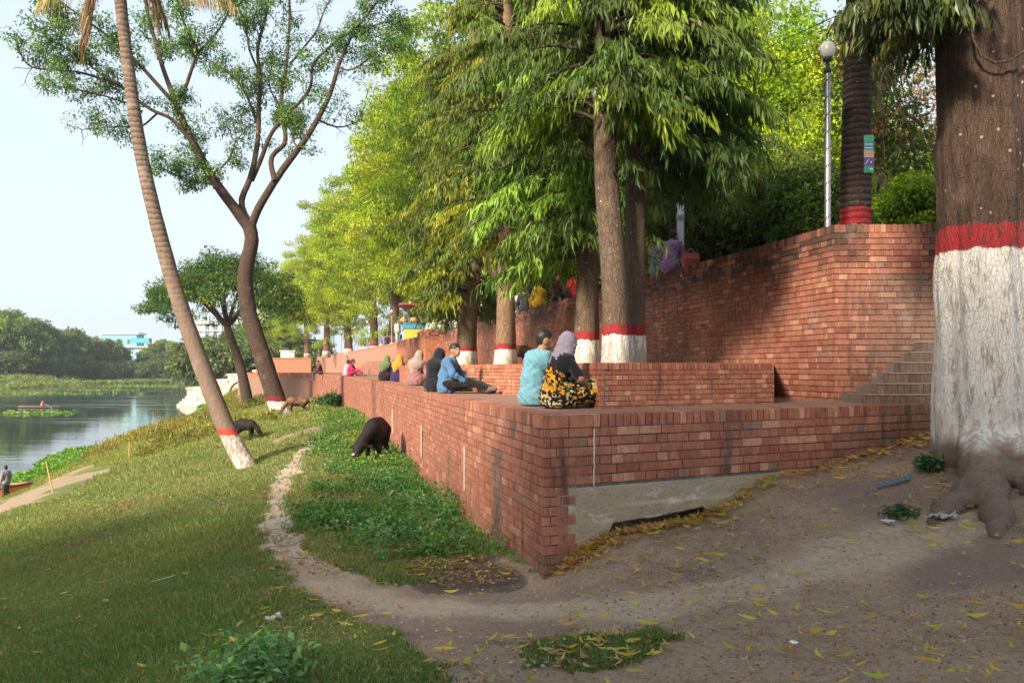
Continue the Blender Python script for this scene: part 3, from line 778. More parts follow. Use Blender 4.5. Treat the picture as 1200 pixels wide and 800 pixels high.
def grow(tm, p, d, L, r, depth, ends, spread=.7, gravity=.0, bark=(1,1,1), nseg=5, kink=.18):
    """recursive limb; collects end points"""
    p=np.array(p,float); d=np.array(d,float)/np.linalg.norm(d); pts=[p.copy()]; dd=d.copy()
    for i in range(nseg):
        dd=dd+rng.normal(size=3)*kink+np.array([0,0,gravity]); dd/=np.linalg.norm(dd); p=p+dd*L/nseg; pts.append(p.copy())
    tm.tube(pts,np.linspace(r,r*.62,nseg+1),5 if r<.05 else 8,cap=False,col=bark)
    if depth<=2: ends.extend([(pts[-1],dd),(pts[-2],dd)])
    if depth<=1: ends.extend([(q,dd) for q in pts[1:-2]])
    if depth==0: return
    k=rng.integers(2,4)
    for j in range(k):
        a=rng.normal(size=3); a-=dd*a.dot(dd); a/=np.linalg.norm(a)
        nd=dd+a*spread*rng.uniform(.5,1.2)
        st=pts[-1] if j<2 else pts[nseg//2+1]
        grow(tm,st,nd,L*rng.uniform(.6,.85),r*.6,depth-1,ends,spread,gravity,bark,nseg,kink)

def clump_leaves(centers, rad, per, L, W, base, alt=None, pa=.2, var=.25, flatz=.55, droop=.35, ccol=True, shell=.35):
    """leafy clumps: leaves spread through flattened balls, one tint per clump"""
    n=len(centers); rad=np.broadcast_to(rad,(n,))
    u=rng.normal(size=(n,per,3)); u/=np.linalg.norm(u,axis=2,keepdims=True)
    rr=rng.random((n,per,1))**shell; off=u*rr*rad[:,None,None]; off[...,2]*=flatz
    P=(np.asarray(centers)[:,None]+off).reshape(-1,3)
    D=(u*.8+rng.normal(size=(n,per,3))*.6); D[...,2]-=droop; D=D.reshape(-1,3)
    cc=palette(n,base,var,alt,pa) if ccol else np.tile(base,(n,1))
    C=np.repeat(cc,per,0)*(1+.3*(rng.random((n*per,1))*2-1))
    up=np.tile(np.array([0,0,1.]),(len(P),1))+u.reshape(-1,3)*.6
    return leaves(P,D,L*rng.uniform(.6,1.3,len(P)),W*rng.uniform(.7,1.3,len(P)),np.clip(C,0,1),bend=.15,flat=up)

def crown_centers(n, rx, ry, rz, cz, lobes=9, lobe_r=.5, seed=0, low=-.9):
    """clump centres on an uneven many-lobed envelope"""
    r=np.random.default_rng(seed)
    lc=r.normal(size=(lobes,3)); lc/=np.linalg.norm(lc,axis=1,keepdims=True); lc*=r.uniform(.35,.68,(lobes,1)); lc[:,2]=np.clip(lc[:,2],low,1)
    k=r.integers(0,lobes,n); u=r.normal(size=(n,3)); u/=np.linalg.norm(u,axis=1,keepdims=True)
    P=lc[k]+u*(lobe_r*r.uniform(.55,1.05,(n,1)))
    P=P[P[:,2]>low-.3]
    return P*np.array([rx,ry,rz])+np.array([0,0,cz])

def broad_tree_meshes(H, R, trunk_r, leafn=420, per=120, L=.16, W=.09, base=(.05,.085,.02), alt=(.11,.14,.02), pa=.3, seed=1, crown_low=.3, bark=None, flatz=.55, lobes=10, crad=.6, rzf=.5, forks=5, trans=None):
    rs=np.random.default_rng(seed)
    tm=MB(); hz=H*crown_low
    top=np.array([rs.uniform(-.4,.4),rs.uniform(-.4,.4),H*(crown_low+.12)])
    pts=spline([(0,0,-.3),(0,0,0),(top[0]*.3,top[1]*.3,hz*.5),top],9)
    tm.tube(pts,np.r_[trunk_r*1.5,trunk_r*1.15,np.linspace(trunk_r,trunk_r*.72,7)],14,jit=.08)
    C=crown_centers(leafn,R,R,H*rzf,H*(1-rzf*.98),lobes,.5,seed)
    sel=rs.choice(len(C),min(len(C),forks*9),replace=False)
    for i in range(forks):
        a=2*PI*i/forks+rs.uniform(-.4,.4); e=np.array([math.cos(a)*R*.45,math.sin(a)*R*.45,H*(crown_low+.35*rs.uniform(.7,1.5))])
        lp=spline([top,(top*.6+e*.4)+np.array([0,0,.05*H]),e],7); tm.tube(lp,np.linspace(trunk_r*.6,trunk_r*.24,7),8,cap=False,jit=.06)
        for c in C[sel[i*9:(i+1)*9]]:
            q=lp[rs.integers(3,7)]; md=(q+c)/2+rs.normal(size=3)*.06*R
            tm.tube(spline([q,md,c],5),np.linspace(trunk_r*.17,trunk_r*.03,5),5,cap=False)
    V,Q,CC=clump_leaves(C,crad,per,L,W,base,alt,pa,flatz=flatz)
    lm=MB(); lm.add(V,Q,col=CC)
    return tm,lm

def tree_thing(name,label,cat,loc,tm,lm,bark,leaf=None,group=None,rz=0,scale=1):
    r=empty(name,loc,rz,label,cat,group,scale)
    tm.obj('trunk',bark,r,smooth=True)
    if lm is not None: link('crown',lm.data('crown',[leaf or M_LEAF]),r)
    return r

B_DARK=bark_mat('bark_dark',(.05,.034,.027),(.10,.072,.056),crack=26)
B_PALE=bark_mat('bark_pale',(.11,.075,.052),(.20,.14,.10),crack=20)

# ------------------------------------------------------------- the big painted tree on the right
def big_tree():
    bx,by=4.73,7.95; bz=gz(bx,by)
    mat=bark_mat('bark_big_painted',(.040,.026,.020),(.092,.060,.044),zw=2.02,zr=2.26,crack=32,ch=.026,whitecol=(.56,.54,.51),zlow=.10)
    r=empty('painted_tree',(bx,by,bz),0,'massive tree at the right edge, thick whitewashed trunk with red band and spreading roots','tree')
    pr=[cap((0.04,0,-.3),(.02,.02,.55),.46,.42),cap((.02,.02,.55),(-.02,.03,1.7),.40,.365),cap((-.02,.03,1.7),(-.06,.0,3.0),.36,.35),cap((-.06,0,3.0),(-.16,.05,5.4),.35,.31)]
    pr+=[cap((-.20,.05,.1),(-.20,.05,1.2),.2,.14),cap((.22,-.15,.0),(.2,-.1,1.4),.25,.2)]
    # ribs on the trunk
    for a in np.linspace(0,2*PI,9)[:-1]:
        pr.append(cap((.37*math.cos(a)+.02,.37*math.sin(a),.0),(.27*math.cos(a)-.03,.27*math.sin(a),4.5),.11,.07))
    def root(pts,rad):
        out=[]
        for i in range(len(pts)-1):
            a=pts[i];b=pts[i+1]
            za=gz(bx+a[0],by+a[1])-bz; zb=gz(bx+b[0],by+b[1])-bz
            out.append(cap((a[0],a[1],za+a[2]),(b[0],b[1],zb+b[2]),rad[i],rad[i+1]))
        return out
    rt=root([(-.15,-.25,.15),(-.38,-.62,.08),(-.66,-.95,.02),(-1.0,-1.15,-.02),(-1.35,-1.45,-.08)],[.24,.17,.13,.09,.035])
    rt+=root([(-.2,-.3,.1),(-.55,-1.0,.03),(-.78,-1.5,.0),(-1.02,-1.85,-.06)],[.20,.13,.09,.035])
    rt+=root([(.1,-.3,.1),(-.1,-.85,.02),(-.25,-1.2,-.03),(-.3,-1.6,-.1)],[.22,.12,.08,.04])
    rt+=root([(.3,-.1,.2),(.9,-.5,.05),(1.6,-.8,-.05)],[.35,.2,.1])
    rt+=root([(.2,.2,.2),(.7,.7,.1),(1.1,1.1,-.05)],[.35,.2,.1])
    k=[.6]
    def fn(X,D):
        a=np.arctan2(X[...,1],X[...,0]); z=X[...,2]
        return D+.012*np.sin(a*9+2*np.sin(z*1.3))+.010*np.sin(a*21+z*3+3*np.sin(z*.7))+.016*sstep(-z,-.9,.0)*np.sin(X[...,0]*19+4*np.sin(X[...,1]*5)+X[...,2]*7)*np.sin(X[...,1]*16+3*np.sin(X[...,0]*6))
    V,Q=sdf_mesh(pr+rt,.026,.14,fn=fn); V[:,2]=V[:,2]
    link('trunk',mesh('trunk',V,Q,mats=[mat],smooth=True),r)
    # limbs leaving the trunk above the picture, and the leafy boughs that hang into it
    tm=MB(); tops=[]
    for (p,e,rr) in [((-.16,.05,5.2),(-1.8,.4,7.6),.16),((-.16,.05,5.3),(.9,1.4,8.2),.18),((-.1,.05,4.6),(-1.9,-.6,5.6),.07),((.1,0,4.9),(1.9,-.8,7.4),.12),((-.16,.05,5.3),(-.3,-.3,9),.18)]:
        path=spline([p,tuple(np.array(p)*.5+np.array(e)*.5+np.array([0,0,.2])),e],8); tm.tube(path,np.linspace(rr,rr*.4,8),8,cap=False,jit=.1); tops.append(path[-1])
    # hanging loop of thin vine/branch in front of the bark
    tm.tube(spline([(-.30,-.40,4.9),(-.42,-.42,4.25),(-.36,-.46,3.72),(-.1,-.5,3.66),(.22,-.45,3.95),(.42,-.3,4.5)],14),.013,5,cap=False)
    link('limbs',tm.data('limbs',[B_DARK],True),r)
    C=crown_centers(330,4.0,3.6,3.0,8.3,10,.5,5)
    V,Q,CC=clump_leaves(C,.6,80,.20,.06,(.05,.08,.018),(.10,.12,.02),.2,droop=.9)
    l=MB(); l.add(V,Q,col=CC)
    # drooping boughs: pixel targets at the tree's own distance
    Ps=[];Ds=[];Cs=[]; bt=MB()
    def bough(tgt,start,nt,lf=16,ll=.5):
        path=spline([start,tuple((np.array(start)+np.array(tgt))/2+np.array([0,0,.25])),tgt],7); bt.tube(path,np.linspace(.022,.006,7),5,cap=False)
        o=np.array(tgt)-np.array(start); o[2]=0; o/=np.linalg.norm(o)+1e-6; sd=np.array([-o[1],o[0],0])
        for j in range(nt):
            s=.25+.75*math.sqrt(rng.random()); q=path[min(6,int(s*6))]+rng.normal(size=3)*.05
            dn=o*rng.uniform(.2,.9)+sd*rng.uniform(-1,1); dn/=np.linalg.norm(dn); tt=np.linspace(.05,1,lf)[:,None]; ln=rng.uniform(.3,1)*ll
            Ps.append(q+dn*ln*tt-np.array([0,0,1])*ln*.5*tt**2+rng.normal(size=(lf,3))*.02)
            Ds.append(dn*.4*rng.random((lf,1))+np.array([0,0,-1])*rng.uniform(.7,1.2,(lf,1))+rng.normal(size=(lf,3))*.25)
            Cs.append(np.tile(palette(1,(.045,.065,.016),.3,(.11,.13,.02),.12),(lf,1))*(1+.3*(rng.random((lf,1))*2-1)))
    def loc(px,py,d): x,y,z=at(px,py,d); return (x-bx,y-by,z-bz)
    st=(-.35,-.1,4.75)
    for (px,py,d) in [(1000,20,7.4),(1020,45,8.3),(1045,30,7.3),(1060,45,8.0),(1085,40,7.5),(1040,0,7.0),(1100,15,7.2),(1075,55,8.4),(1012,25,8.0),(1090,-10,7.6),(1125,5,7.1),(1060,0,7.7),(1030,-20,8.0)]:
        bough(loc(px,py,d),st,15,18,.42)
    P=np.concatenate(Ps);D=np.concatenate(Ds);C=np.clip(np.concatenate(Cs),0,1)
    V,Q,CC=leaves(P,D,.17*rng.uniform(.7,1.25,len(P)),.042*rng.uniform(.7,1.2,len(P)),C,bend=.1); l.add(V,Q,col=CC)
    link('crown',l.data('crown',[M_LEAFD]),r); link('twigs',bt.data('twigs',[B_DARK],True),r)
big_tree()

# ------------------------------------------------------------- planter row of mast trees
def row_tree(X,Y,zb,rt,zw,zr,lean,R,z0,z1,label,name='mast_tree',nb=110,tw=11,lf=13,base=(.075,.125,.02),alt=(.20,.27,.03),pa=.3,L=.19,W=.04,fork=False,group='painted mast trees in the planter',bc=((.085,.06,.042),(.155,.11,.08)),az=None,flare=.25):
    r=empty(name,(X,Y,zb),0,label,'tree',group)
    mat=bark_mat('bark_'+name,bc[0],bc[1],zw=zw,zr=zr,crack=22,ch=.012)
    tm=MB(); P=spline(lean,26); Z=P[:,2]
    rad=rt*(1+flare*np.exp(-np.maximum(Z,0)/.35))*np.interp(Z,[0,Z.max()],[1,.45])
    n=22; t=np.arange(n)*2*PI/n; V=[]
    for i,(p,q) in enumerate(zip(P,rad)):
        rr=q*(1+.05*np.sin(t*3+p[2])+.04*np.sin(t*7+2*p[2])+(.12*np.sin(t*4+1)*math.exp(-max(p[2],0)/.5)))
        V.append(np.stack([p[0]+rr*np.cos(t),p[1]+rr*np.sin(t),np.full(n,p[2])],1))
    k=np.arange(n); Q=[np.stack([i*n+k,i*n+(k+1)%n,(i+1)*n+(k+1)%n,(i+1)*n+k],1) for i in range(len(P)-1)]
    tm.add(np.concatenate(V),np.concatenate(Q))
    if fork:
        for (p,e,q) in fork: tm.tube(spline([p,tuple((np.array(p)+np.array(e))/2+np.array([0,0,-.05])),e],8),np.linspace(q,q*.6,8),10,cap=False,jit=.08)
    tm.obj('trunk',mat,r,smooth=True)
    lm,tw_=mast_crown(R,z0,z1,nb,tw,lf,L,W,base,alt,pa,lean=P,az=az)
    link('crown',lm.data('crown',[M_LEAF]),r); link('branches',tw_.data('branches',[B_DARK],True),r)
    return r
GB='painted mast trees in the planter'
# z of painted bands is measured from the soil (z=-.03)
row_tree(1.36,10.2,-.03,.175,.44,.57,[(0,0,-.2),(0,0,.3),(-.06,0,1.2),(-.16,0,2.4),(-.18,.05,4),(-.1,.1,7),(0,0,9)],1.5,3.1,6.6,'mottled pale trunk, nearest of the painted planter trees, standing before a darker twin','mast_tree',nb=120)
row_tree(1.62,10.75,-.03,.15,.46,.59,[(0,0,-.2),(.02,0,.5),(.04,0,2.4),(.1,.1,9)],1.55,2.6,6.6,'darker trunk standing close behind and right of the mottled one, red band level with it','mast_tree',nb=110,base=(.05,.095,.018),alt=(.12,.18,.03),az=(-1.9,1.2))
row_tree(1.18,12.7,-.03,.19,.46,.60,[(0,0,-.2),(0,0,.6),(.03,0,2.0),(.0,.1,8.6)],1.85,1.75,7.2,'dark trunk in the planter half hidden by its own hanging leaves, right of the couple','mast_tree',nb=170,lf=14,alt=(.18,.29,.04),pa=.4,az=(1.2,5.2))
row_tree(-.15,17.9,-.03,.22,.42,.55,[(0,0,-.2),(0,0,.6),(.0,0,1.7),(.05,.1,8.6)],2.1,2.55,9.0,'forked orange lit trunk in the planter behind the couple, second painted trunk from the left','mast_tree',nb=130,fork=[((-.06,0,1.6),(-.42,-.1,2.6),.11),((.1,0,1.9),(.35,.0,2.9),.09)],bc=((.15,.095,.058),(.26,.17,.11)),base=(.10,.145,.018),alt=(.22,.23,.02),pa=.4,L=.2)
row_tree(-1.22,20.9,-.03,.26,.44,.56,[(0,0,-.2),(0,0,.6),(.06,0,1.6),(.25,0,2.8),(.2,.1,9)],2.0,1.7,8.6,'leftmost painted trunk in the planter, just right of the man in the blue shirt','mast_tree',nb=190,bc=((.10,.068,.045),(.18,.125,.085)),base=(.085,.13,.018),alt=(.19,.21,.02),pa=.4,az=(.8,5.4),L=.2)
def vc_mat():
    t=NT('painted_colour'); return t.done(t.pbr(t.mix(t.math('MULTIPLY',t.noise(t.obj(),12,4),.25),t.attr(),(.3,.3,.3)),.6,None,.3))
M_VC=vc_mat()
# =================================================================== PARK TREES ON THE UPPER LEVEL
UPZ=1.66
def variant(fn,*a,**k):
    tm,lm=fn(*a,**k); return tm,lm
MP=bark_mat('bark_park',(.10,.062,.04),(.19,.12,.08),zw=.42,zr=.62,crack=20,whitecol=(.6,.55,.5))
PARK=[]
def park_proto(seed,H,R,base,alt,pa,leafn,per,L,W,fl=.5):
    tm,lm=broad_tree_meshes(H,R,.36,leafn,per,L,W,base,alt,pa,seed,crown_low=.26,flatz=fl,lobes=16,rzf=.46,forks=6)
    return tm.data('trunk',[MP],True), lm.data('crown',[M_LEAF])
protos=[park_proto(11,18,5.2,(.17,.25,.02),(.30,.37,.025),.5,620,95,.24,.10),
        park_proto(12,19,5.6,(.13,.20,.02),(.25,.33,.025),.45,640,95,.24,.10),
        park_proto(13,16,5.0,(.21,.27,.03),(.33,.37,.03),.5,560,95,.24,.09)]
def park_tree(k,x,y,s,rz,label,group='tall park trees along the promenade wall',z=UPZ,name='park_tree'):
    r=empty(name,(x,y,z),rz,label,'tree',group,s)
    link('trunk',protos[k][0],r); link('crown',protos[k][1],r); return r
lab=['tall leafy park tree behind the tall wall, nearest of its row','tall park tree rising behind the forked planter tree','dense park tree behind the leftmost planter tree','park tree with thick trunk beside the food stall','park tree behind the promenade lamps, left of the food stall','tall yellow green park tree over the middle lamps','yellow green park tree above the seated green and yellow scarves','yellow park tree behind the thin far lamp posts','park tree over the girl in pink','pale yellow park tree above the man with hanging legs','far yellow park tree above the walking group','farthest park tree at the promenade end']
spots=[(1,2.0,31,.80),(0,.9,38.5,.95),(1,-1.8,46,1.12),(0,-3.4,52,1.2),(2,-5.4,58,1.3),(0,-7.8,65,1.25),(2,-11,73,1.3),(0,-14.5,83,1.22),(2,-19.5,95,1.25),(2,-25,108,1.2),(0,-32,124,1.1),(2,-42,145,1.1)]
for i,(k,x,y,s) in enumerate(spots): park_tree(k,x+rng.uniform(-.3,.3),y,s,i*1.9,lab[i])
# second rank behind, filling the park
bl=['shaded tree in the second rank behind the tall wall','shaded park tree deeper in the park','deep park tree seen between trunks','leafy tree deep behind the stall','tree filling the park behind the lamps']
for i,(x,y,s) in enumerate([(7,34,.9),(5,44,1.0),(3,57,1.0),(1,70,1.05),(-4,85,1.0),(-10,100,1.0)]):
    park_tree([1,0,1,0,2,0][i],x,y,s,i*2.3+.7,['leafy tree deep in the park behind the tall wall','second rank tree behind the forked planter tree','second rank tree behind the food stall','second rank tree between the promenade trunks','second rank tree beyond the middle lamps','second rank tree near the promenade end'][i],'second rank of park trees')

# --- background of the right-hand side
def bg_tree(name,label,x,y,H,R,seed,base,alt,pa=.4,leafn=380,per=90,L=.17,W=.09,tr=.2,low=.3,z=UPZ,bark=None,cat='tree',group=None,rzf=.5,fl=.55,leaf=None,lobes=10,rz=0):
    tm,lm=broad_tree_meshes(H,R,tr,leafn,per,L,W,base,alt,pa,seed,crown_low=low,flatz=fl,lobes=lobes,rzf=rzf)
    return tree_thing(name,label,cat,(x,y,z),tm,lm,bark or B_PALE,leaf,group,rz)
bg_tree('bright_tree','bright yellow green tree behind the lamp post on the right',8.9,23,9.5,3.0,31,(.20,.30,.02),(.33,.40,.025),.5,520,100,.15,.08,.14,.2)
bg_tree('fine_leaved_tree','fine leaved tree with open branches left of the bright yellow tree',7.2,30,12,4.2,32,(.05,.08,.02),(.08,.12,.02),.3,330,90,.13,.05,.2,.4,fl=.35)
bg_tree('bright_tree','lime green leafy tree behind the seated man in purple',4.6,24,5.2,2.2,33,(.2,.3,.02),(.19,.22,.02),.4,320,90,.16,.09,.1,.15)
bg_tree('browned_tree','half bare tree with rusty brown leaves beside the painted trunk',15.4,30,9.5,3.2,34,(.25,.135,.07),(.11,.12,.03),.3,260,60,.15,.08,.14,.35)
bg_tree('slim_tree','slim forked tree with orange tinged leaves behind the banded palm trunk',8.2,17.5,7.2,1.5,35,(.07,.10,.02),(.30,.12,.04),.12,90,60,.14,.07,.13,.45)
bg_tree('garden_tree','dark green garden tree behind the right end of the tall wall',13.2,24,5.4,2.8,36,(.09,.15,.02),(.17,.23,.025),.35,380,90,.14,.08,.12,.2)
bg_tree('garden_tree','green tree glimpsed right of the big painted trunk',13.5,18.5,8.5,3.0,37,(.15,.22,.02),(.26,.3,.02),.4,420,90,.15,.09,.15,.3)
bg_tree('tall_tree','tall dark tree at the back of the garden behind the pole',5.2,39,13,5,38,(.05,.09,.02),(.12,.15,.02),.4,460,90,.2,.1,.25,.25)
bg_tree('tall_tree','tall back row tree seen between the lamp post and the slim tree',17,44,11,5,39,(.09,.13,.02),(.15,.18,.02),.4,460,80,.2,.1,.25,.2)
# shrubs standing right behind the tall wall
def shrub(label,x,y,H,R,seed,base,alt,pa=.3,leafn=190,per=130,L=.10,W=.05,group='shrubs behind the tall wall',z=UPZ-.1,name='garden_shrub',cat='shrub'):
    tm=MB(); rs=np.random.default_rng(seed)
    for k in range(7):
        a=rs.uniform(0,2*PI); tm.tube(spline([(0,0,-.1),(.2*R*math.cos(a),.2*R*math.sin(a),H*.35),(.6*R*math.cos(a),.6*R*math.sin(a),H*.7)],5),np.linspace(.04,.01,5),5,cap=False)
    C=crown_centers(leafn,R,R,H*.52,H*.5,9,.5,seed)
    V,Q,CC=clump_leaves(C,.28*min(1.6,R),per,L,W,base,alt,pa,flatz=.7,droop=.3); lm=MB(); lm.add(V,Q,col=CC)
    r=empty(name,(x,y,z),0,label,cat,group); tm.obj('stems',B_DARK,r,True); link('foliage',lm.data('foliage',[M_LEAF]),r); return r
shrub('big dark shrub behind the tall wall, between pole and lamp post',5.6,16.5,2.9,1.8,41,(.085,.125,.025),(.16,.20,.04),.3,260)
shrub('olive shrub with small pale leaves beside the dark shrub',3.9,17.6,2.6,1.2,42,(.12,.15,.05),(.2,.22,.06),.35)
shrub('dark dense shrub just left of the lamp post foot',5.5,14.2,1.9,1.1,43,(.06,.10,.02),(.12,.18,.025),.25)
shrub('lime green bush right of the banded palm trunk',8.6,16.8,2.7,1.15,44,(.18,.28,.015),(.28,.36,.02),.4)
shrub('deep green bush left of the big painted trunk',9.9,16.2,1.9,1.3,45,(.06,.12,.015),(.14,.22,.02),.3)
shrub('leafy bush between the dark shrub and the purple seated man',3.5,19.5,2.3,1.1,46,(.10,.19,.02),(.19,.28,.02),.4)
shrub('low bush behind the gray pole',2.6,20.5,2.0,.9,47,(.09,.12,.02),(.2,.16,.05),.3)
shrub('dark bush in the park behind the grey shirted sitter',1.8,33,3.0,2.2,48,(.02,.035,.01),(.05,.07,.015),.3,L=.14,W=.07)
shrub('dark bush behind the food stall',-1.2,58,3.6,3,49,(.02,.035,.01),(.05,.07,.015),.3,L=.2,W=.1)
shrub('dark hedge mass behind the right garden trees',12,30,3.5,4.5,50,(.07,.12,.02),(.15,.22,.03),.3,L=.18,W=.1,leafn=320)
shrub('dark hedge deep in the park behind the bright tree',8.5,33,3.5,4.2,51,(.07,.12,.02),(.15,.22,.03),.3,L=.18,W=.1,leafn=320)

# small palms with dry skirts among the garden trees
def garden_palm(label,x,y,h,dry):
    r=empty('small_palm',(x,y,UPZ),0,label,'palm','small palms in the garden')
    tm=MB(); tm.tube([(0,0,-.2),(.05,0,h*.5),(0,0,h)],[.14,.11,.10],10,jit=.1); tm.obj('trunk',B_PALE,r,True)
    def fr(n,el,L,colr,w=.05):
        Ps=[];Ds=[];C=[];
        for i in range(n):
            a=2*PI*i/n+rng.uniform(-.2,.2); o=np.array([math.cos(a),math.sin(a),0]); e=el+rng.uniform(-.25,.25)
            t=np.linspace(.1,1,26)[:,None]; pth=np.array([0,0,h])+o*np.cos(e)*L*t+np.array([0,0,1])*(np.sin(e)*L*t-.55*L*t**2)
            sd=np.array([-o[1],o[0],0])
            for sg in (-1,1): Ps.append(pth); Ds.append(sd*sg*.8+o*.5+np.array([0,0,-.45])+rng.normal(size=(26,3))*.15)
        P=np.concatenate(Ps);D=np.concatenate(Ds); return leaves(P,D,.42*rng.uniform(.6,1.1,len(P)),w,palette(len(P),colr,.25),bend=.3)
    m=MB(); V,Q,c=fr(13,.7,1.3,(.06,.11,.02)); m.add(V,Q,col=c); m.obj('fronds',M_LEAF,r)
    m=MB(); V,Q,c=fr(11,-1.1,.9,dry); m.add(V,Q,col=c); m.obj('dry_skirt',M_LEAF,r)
garden_palm('small palm with straw coloured dry skirt left of the fine leaved tree',5.0,19.6,3.0,(.34,.25,.12))
garden_palm('second small palm with hanging dry fronds behind the dark shrub',6.6,22.6,4.2,(.38,.28,.14))

# --- banded palm trunk with the poster, at the corner of the tall wall
def banded_palm():
    X,Y=5.30,12.3
    mat=bark_mat('bark_palm_banded',(.075,.052,.042),(.135,.10,.085),zw=.60-.1,zr=.80-.02,crack=18,rings=3.2,ch=.015,whitecol=(.45,.44,.43))
    r=empty('palm_tree',(X,Y,UPZ),0,'ringed palm trunk with red and grey bands at its foot and a small poster','palm')
    tm=MB(); tm.tube(spline([(0,0,-.2),(0,0,.5),(.02,0,2),(.06,0,4),(.1,0,6.5)],20),np.interp(np.linspace(0,1,20),[0,.15,.5,1],[.25,.225,.20,.16]),20,jit=.03); tm.obj('trunk',mat,r,True)
    m=MB(); Ps=[];Ds=[]
    for i in range(20):
        a=2*PI*i/20; o=np.array([math.cos(a),math.sin(a),0]); e=rng.uniform(-.3,1.1); t=np.linspace(.05,1,50)[:,None]; L=2.6
        pth=np.array([.1,0,6.5])+o*np.cos(e)*L*t+np.array([0,0,1])*(np.sin(e)*L*t-.6*L*t**2); sd=np.array([-o[1],o[0],0])
        for sg in (-1,1): Ps.append(pth); Ds.append(sd*sg*.8+o*.5+np.array([0,0,-.4])+rng.normal(size=(50,3))*.12)
    P=np.concatenate(Ps);D=np.concatenate(Ds); V,Q,c=leaves(P,D,.5,.045,palette(len(P),(.05,.09,.02),.25),bend=.3); m.add(V,Q,col=c); m.obj('crown',M_LEAF,r)
    # poster nailed to the trunk
    x,y,z=at(1010,0,12.3)[0],12.3-.215,0
    p=empty('poster',(5.30+.115,Y-.215,2.95),0.0,'narrow banded poster in green, blue, orange and purple nailed to the palm trunk','poster')
    w=.075; H=.57; bands=[(0,.18,(.10,.42,.22)),(.18,.40,(.03,.28,.42)),(.40,.60,(.62,.40,.24)),(.60,.82,(.12,.06,.30)),(.82,1.0,(.02,.30,.20))]
    for a,b,c in bands:
        m=MB(); m.box((-w,-.006,H*(1-b)),(w,0,H*(1-a)-.002),col=c); m.obj('print_band',M_VC,p)
    for z0 in (H*.735,H*.64):
        m=MB(); pts=[]
        nn=26; xs=np.linspace(-w*.8,w*.8,nn); V=[];Q=[]
        for k in range(nn): hgt=.020 if k%4!=3 else .003; V+= [(xs[k],-.0085,z0),(xs[k],-.0085,z0+hgt*(.7+.3*((k*7)%3)/2))]
        Q=[(2*k,2*k+2,2*k+3,2*k+1) for k in range(nn-1)]; m.add(V,Q,col=(.75,.85,.85)); m.obj('lettering',M_VC,p)
    m=MB(); m.add([(-w*.8,-.0095,H*.22),(-w*.1,-.0095,H*.36),(-w*.02,-.0095,H*.345),(-w*.72,-.0095,H*.205)],[(0,1,2,3)],col=(.8,.8,.85)); m.obj('printed_stripe',M_VC,p)
    for cx,cz in ((w*.45,H*.27),(w*.3,H*.10),(w*.65,H*.09)):
        m=MB(); t=np.arange(10)*2*PI/10; m.add(np.vstack([[(cx,-.0095,cz)],np.stack([cx+.013*np.cos(t),np.full(10,-.0095),cz+.013*np.sin(t)],1)]),None,[(0,1+(j+1)%10,1+j) for j in range(10)],col=(.85,.85,.85)); m.obj('printed_emblem',M_VC,p)
banded_palm()

row_tree(3.75,17.2,UPZ,.17,.44,.57,[(0,0,-.2),(0,0,1),(.1,0,4),(0,0,6.5)],2.2,1.6,6.8,'dark hanging leaved tree on the upper level behind the mottled trunk',nb=150,lf=13,base=(.055,.10,.018),alt=(.13,.19,.03),group='dark mast trees on the upper level',L=.21,W=.045)
row_tree(.4,27.5,UPZ,.26,.44,.57,[(0,0,-.2),(0,0,1),(.1,0,4),(0,0,11)],2.9,3.2,13,'thick reddish trunk on the upper level behind the forked planter tree',nb=170,lf=13,base=(.10,.14,.018),alt=(.24,.26,.02),pa=.4,group='dark mast trees on the upper level',L=.25,W=.055)
# --- lamps
M_STEEL=plain('galvanised_steel',(.30,.32,.35),.42,.5,.7); M_GLOBE=plain('milk_glass',(.62,.62,.60),.25,.5,var=.03); M_PAINTED=plain('pole_paint',(.50,.52,.54),.5,.4,.1)
def lamp_proto():
    r=empty('street_lamp',(4.5,11.35,UPZ),0,'nearest globe lamp post on the tall wall corner, twisted cable round it','street lamp')
    r['group']='globe lamp posts along the promenade wall'
    m=MB(); m.lathe([(.06,-.1),(.05,.15),(.042,.2),(.040,2.55)],14); m.lathe([(.055,0),(.075,.02),(.075,.05),(.04,.06)],14); m.obj('post',M_STEEL,r,True)
    m=MB(); m.lathe([(.0,2.52),(.045,2.52),(.05,2.58),(.028,2.60),(.028,2.68),(.06,2.70),(.068,2.74),(.0,2.745)],14); m.obj('lamp_holder',plain('lamp_black',(.03,.03,.03),.5),r,True)
    g=MB(); g.lathe([(.02,2.73),(.055,2.735),(.085,2.77),(.103,2.82),(.106,2.86),(.098,2.91),(.075,2.95),(.04,2.972),(.0,2.976)],20); g.obj('globe',M_GLOBE,r,True)
    t=np.linspace(0,1,150); c=MB(); c.tube(np.stack([.046*np.cos(t*2*PI*9),.046*np.sin(t*2*PI*9),.3+2.2*t],1),.006,5,cap=False); c.obj('cable',plain('cable_red',(.20,.07,.06),.6),r)
    return r
LAMP=lamp_proto()
lx=lambda y:float(xup(y))+.75
ll=['globe lamp post behind the bastion flowers','globe lamp post at the left side of the food stall','globe lamp post right of the person in blue above the wall','globe lamp post above the green scarf','globe lamp post left of the seated figure in purple','sixth globe lamp from the stall, beside thick trunks','seventh globe lamp from the stall','eighth globe lamp from the stall','ninth globe lamp from the stall, among small trunks','tenth globe lamp, near the promenade end','farthest globe lamp near the white box wall']
for l,(px,y) in zip(ll,[(498,47.6),(471,55),(449,63),(432,70),(418,78),(407,86),(402,89),(390,103),(383,113),(370,130),(362,142)]):
    xx=(px-600)/F*y; copy_tree(LAMP,(max(xx,float(xup(y))+.1),y,UPZ+.0),0,.96,l)
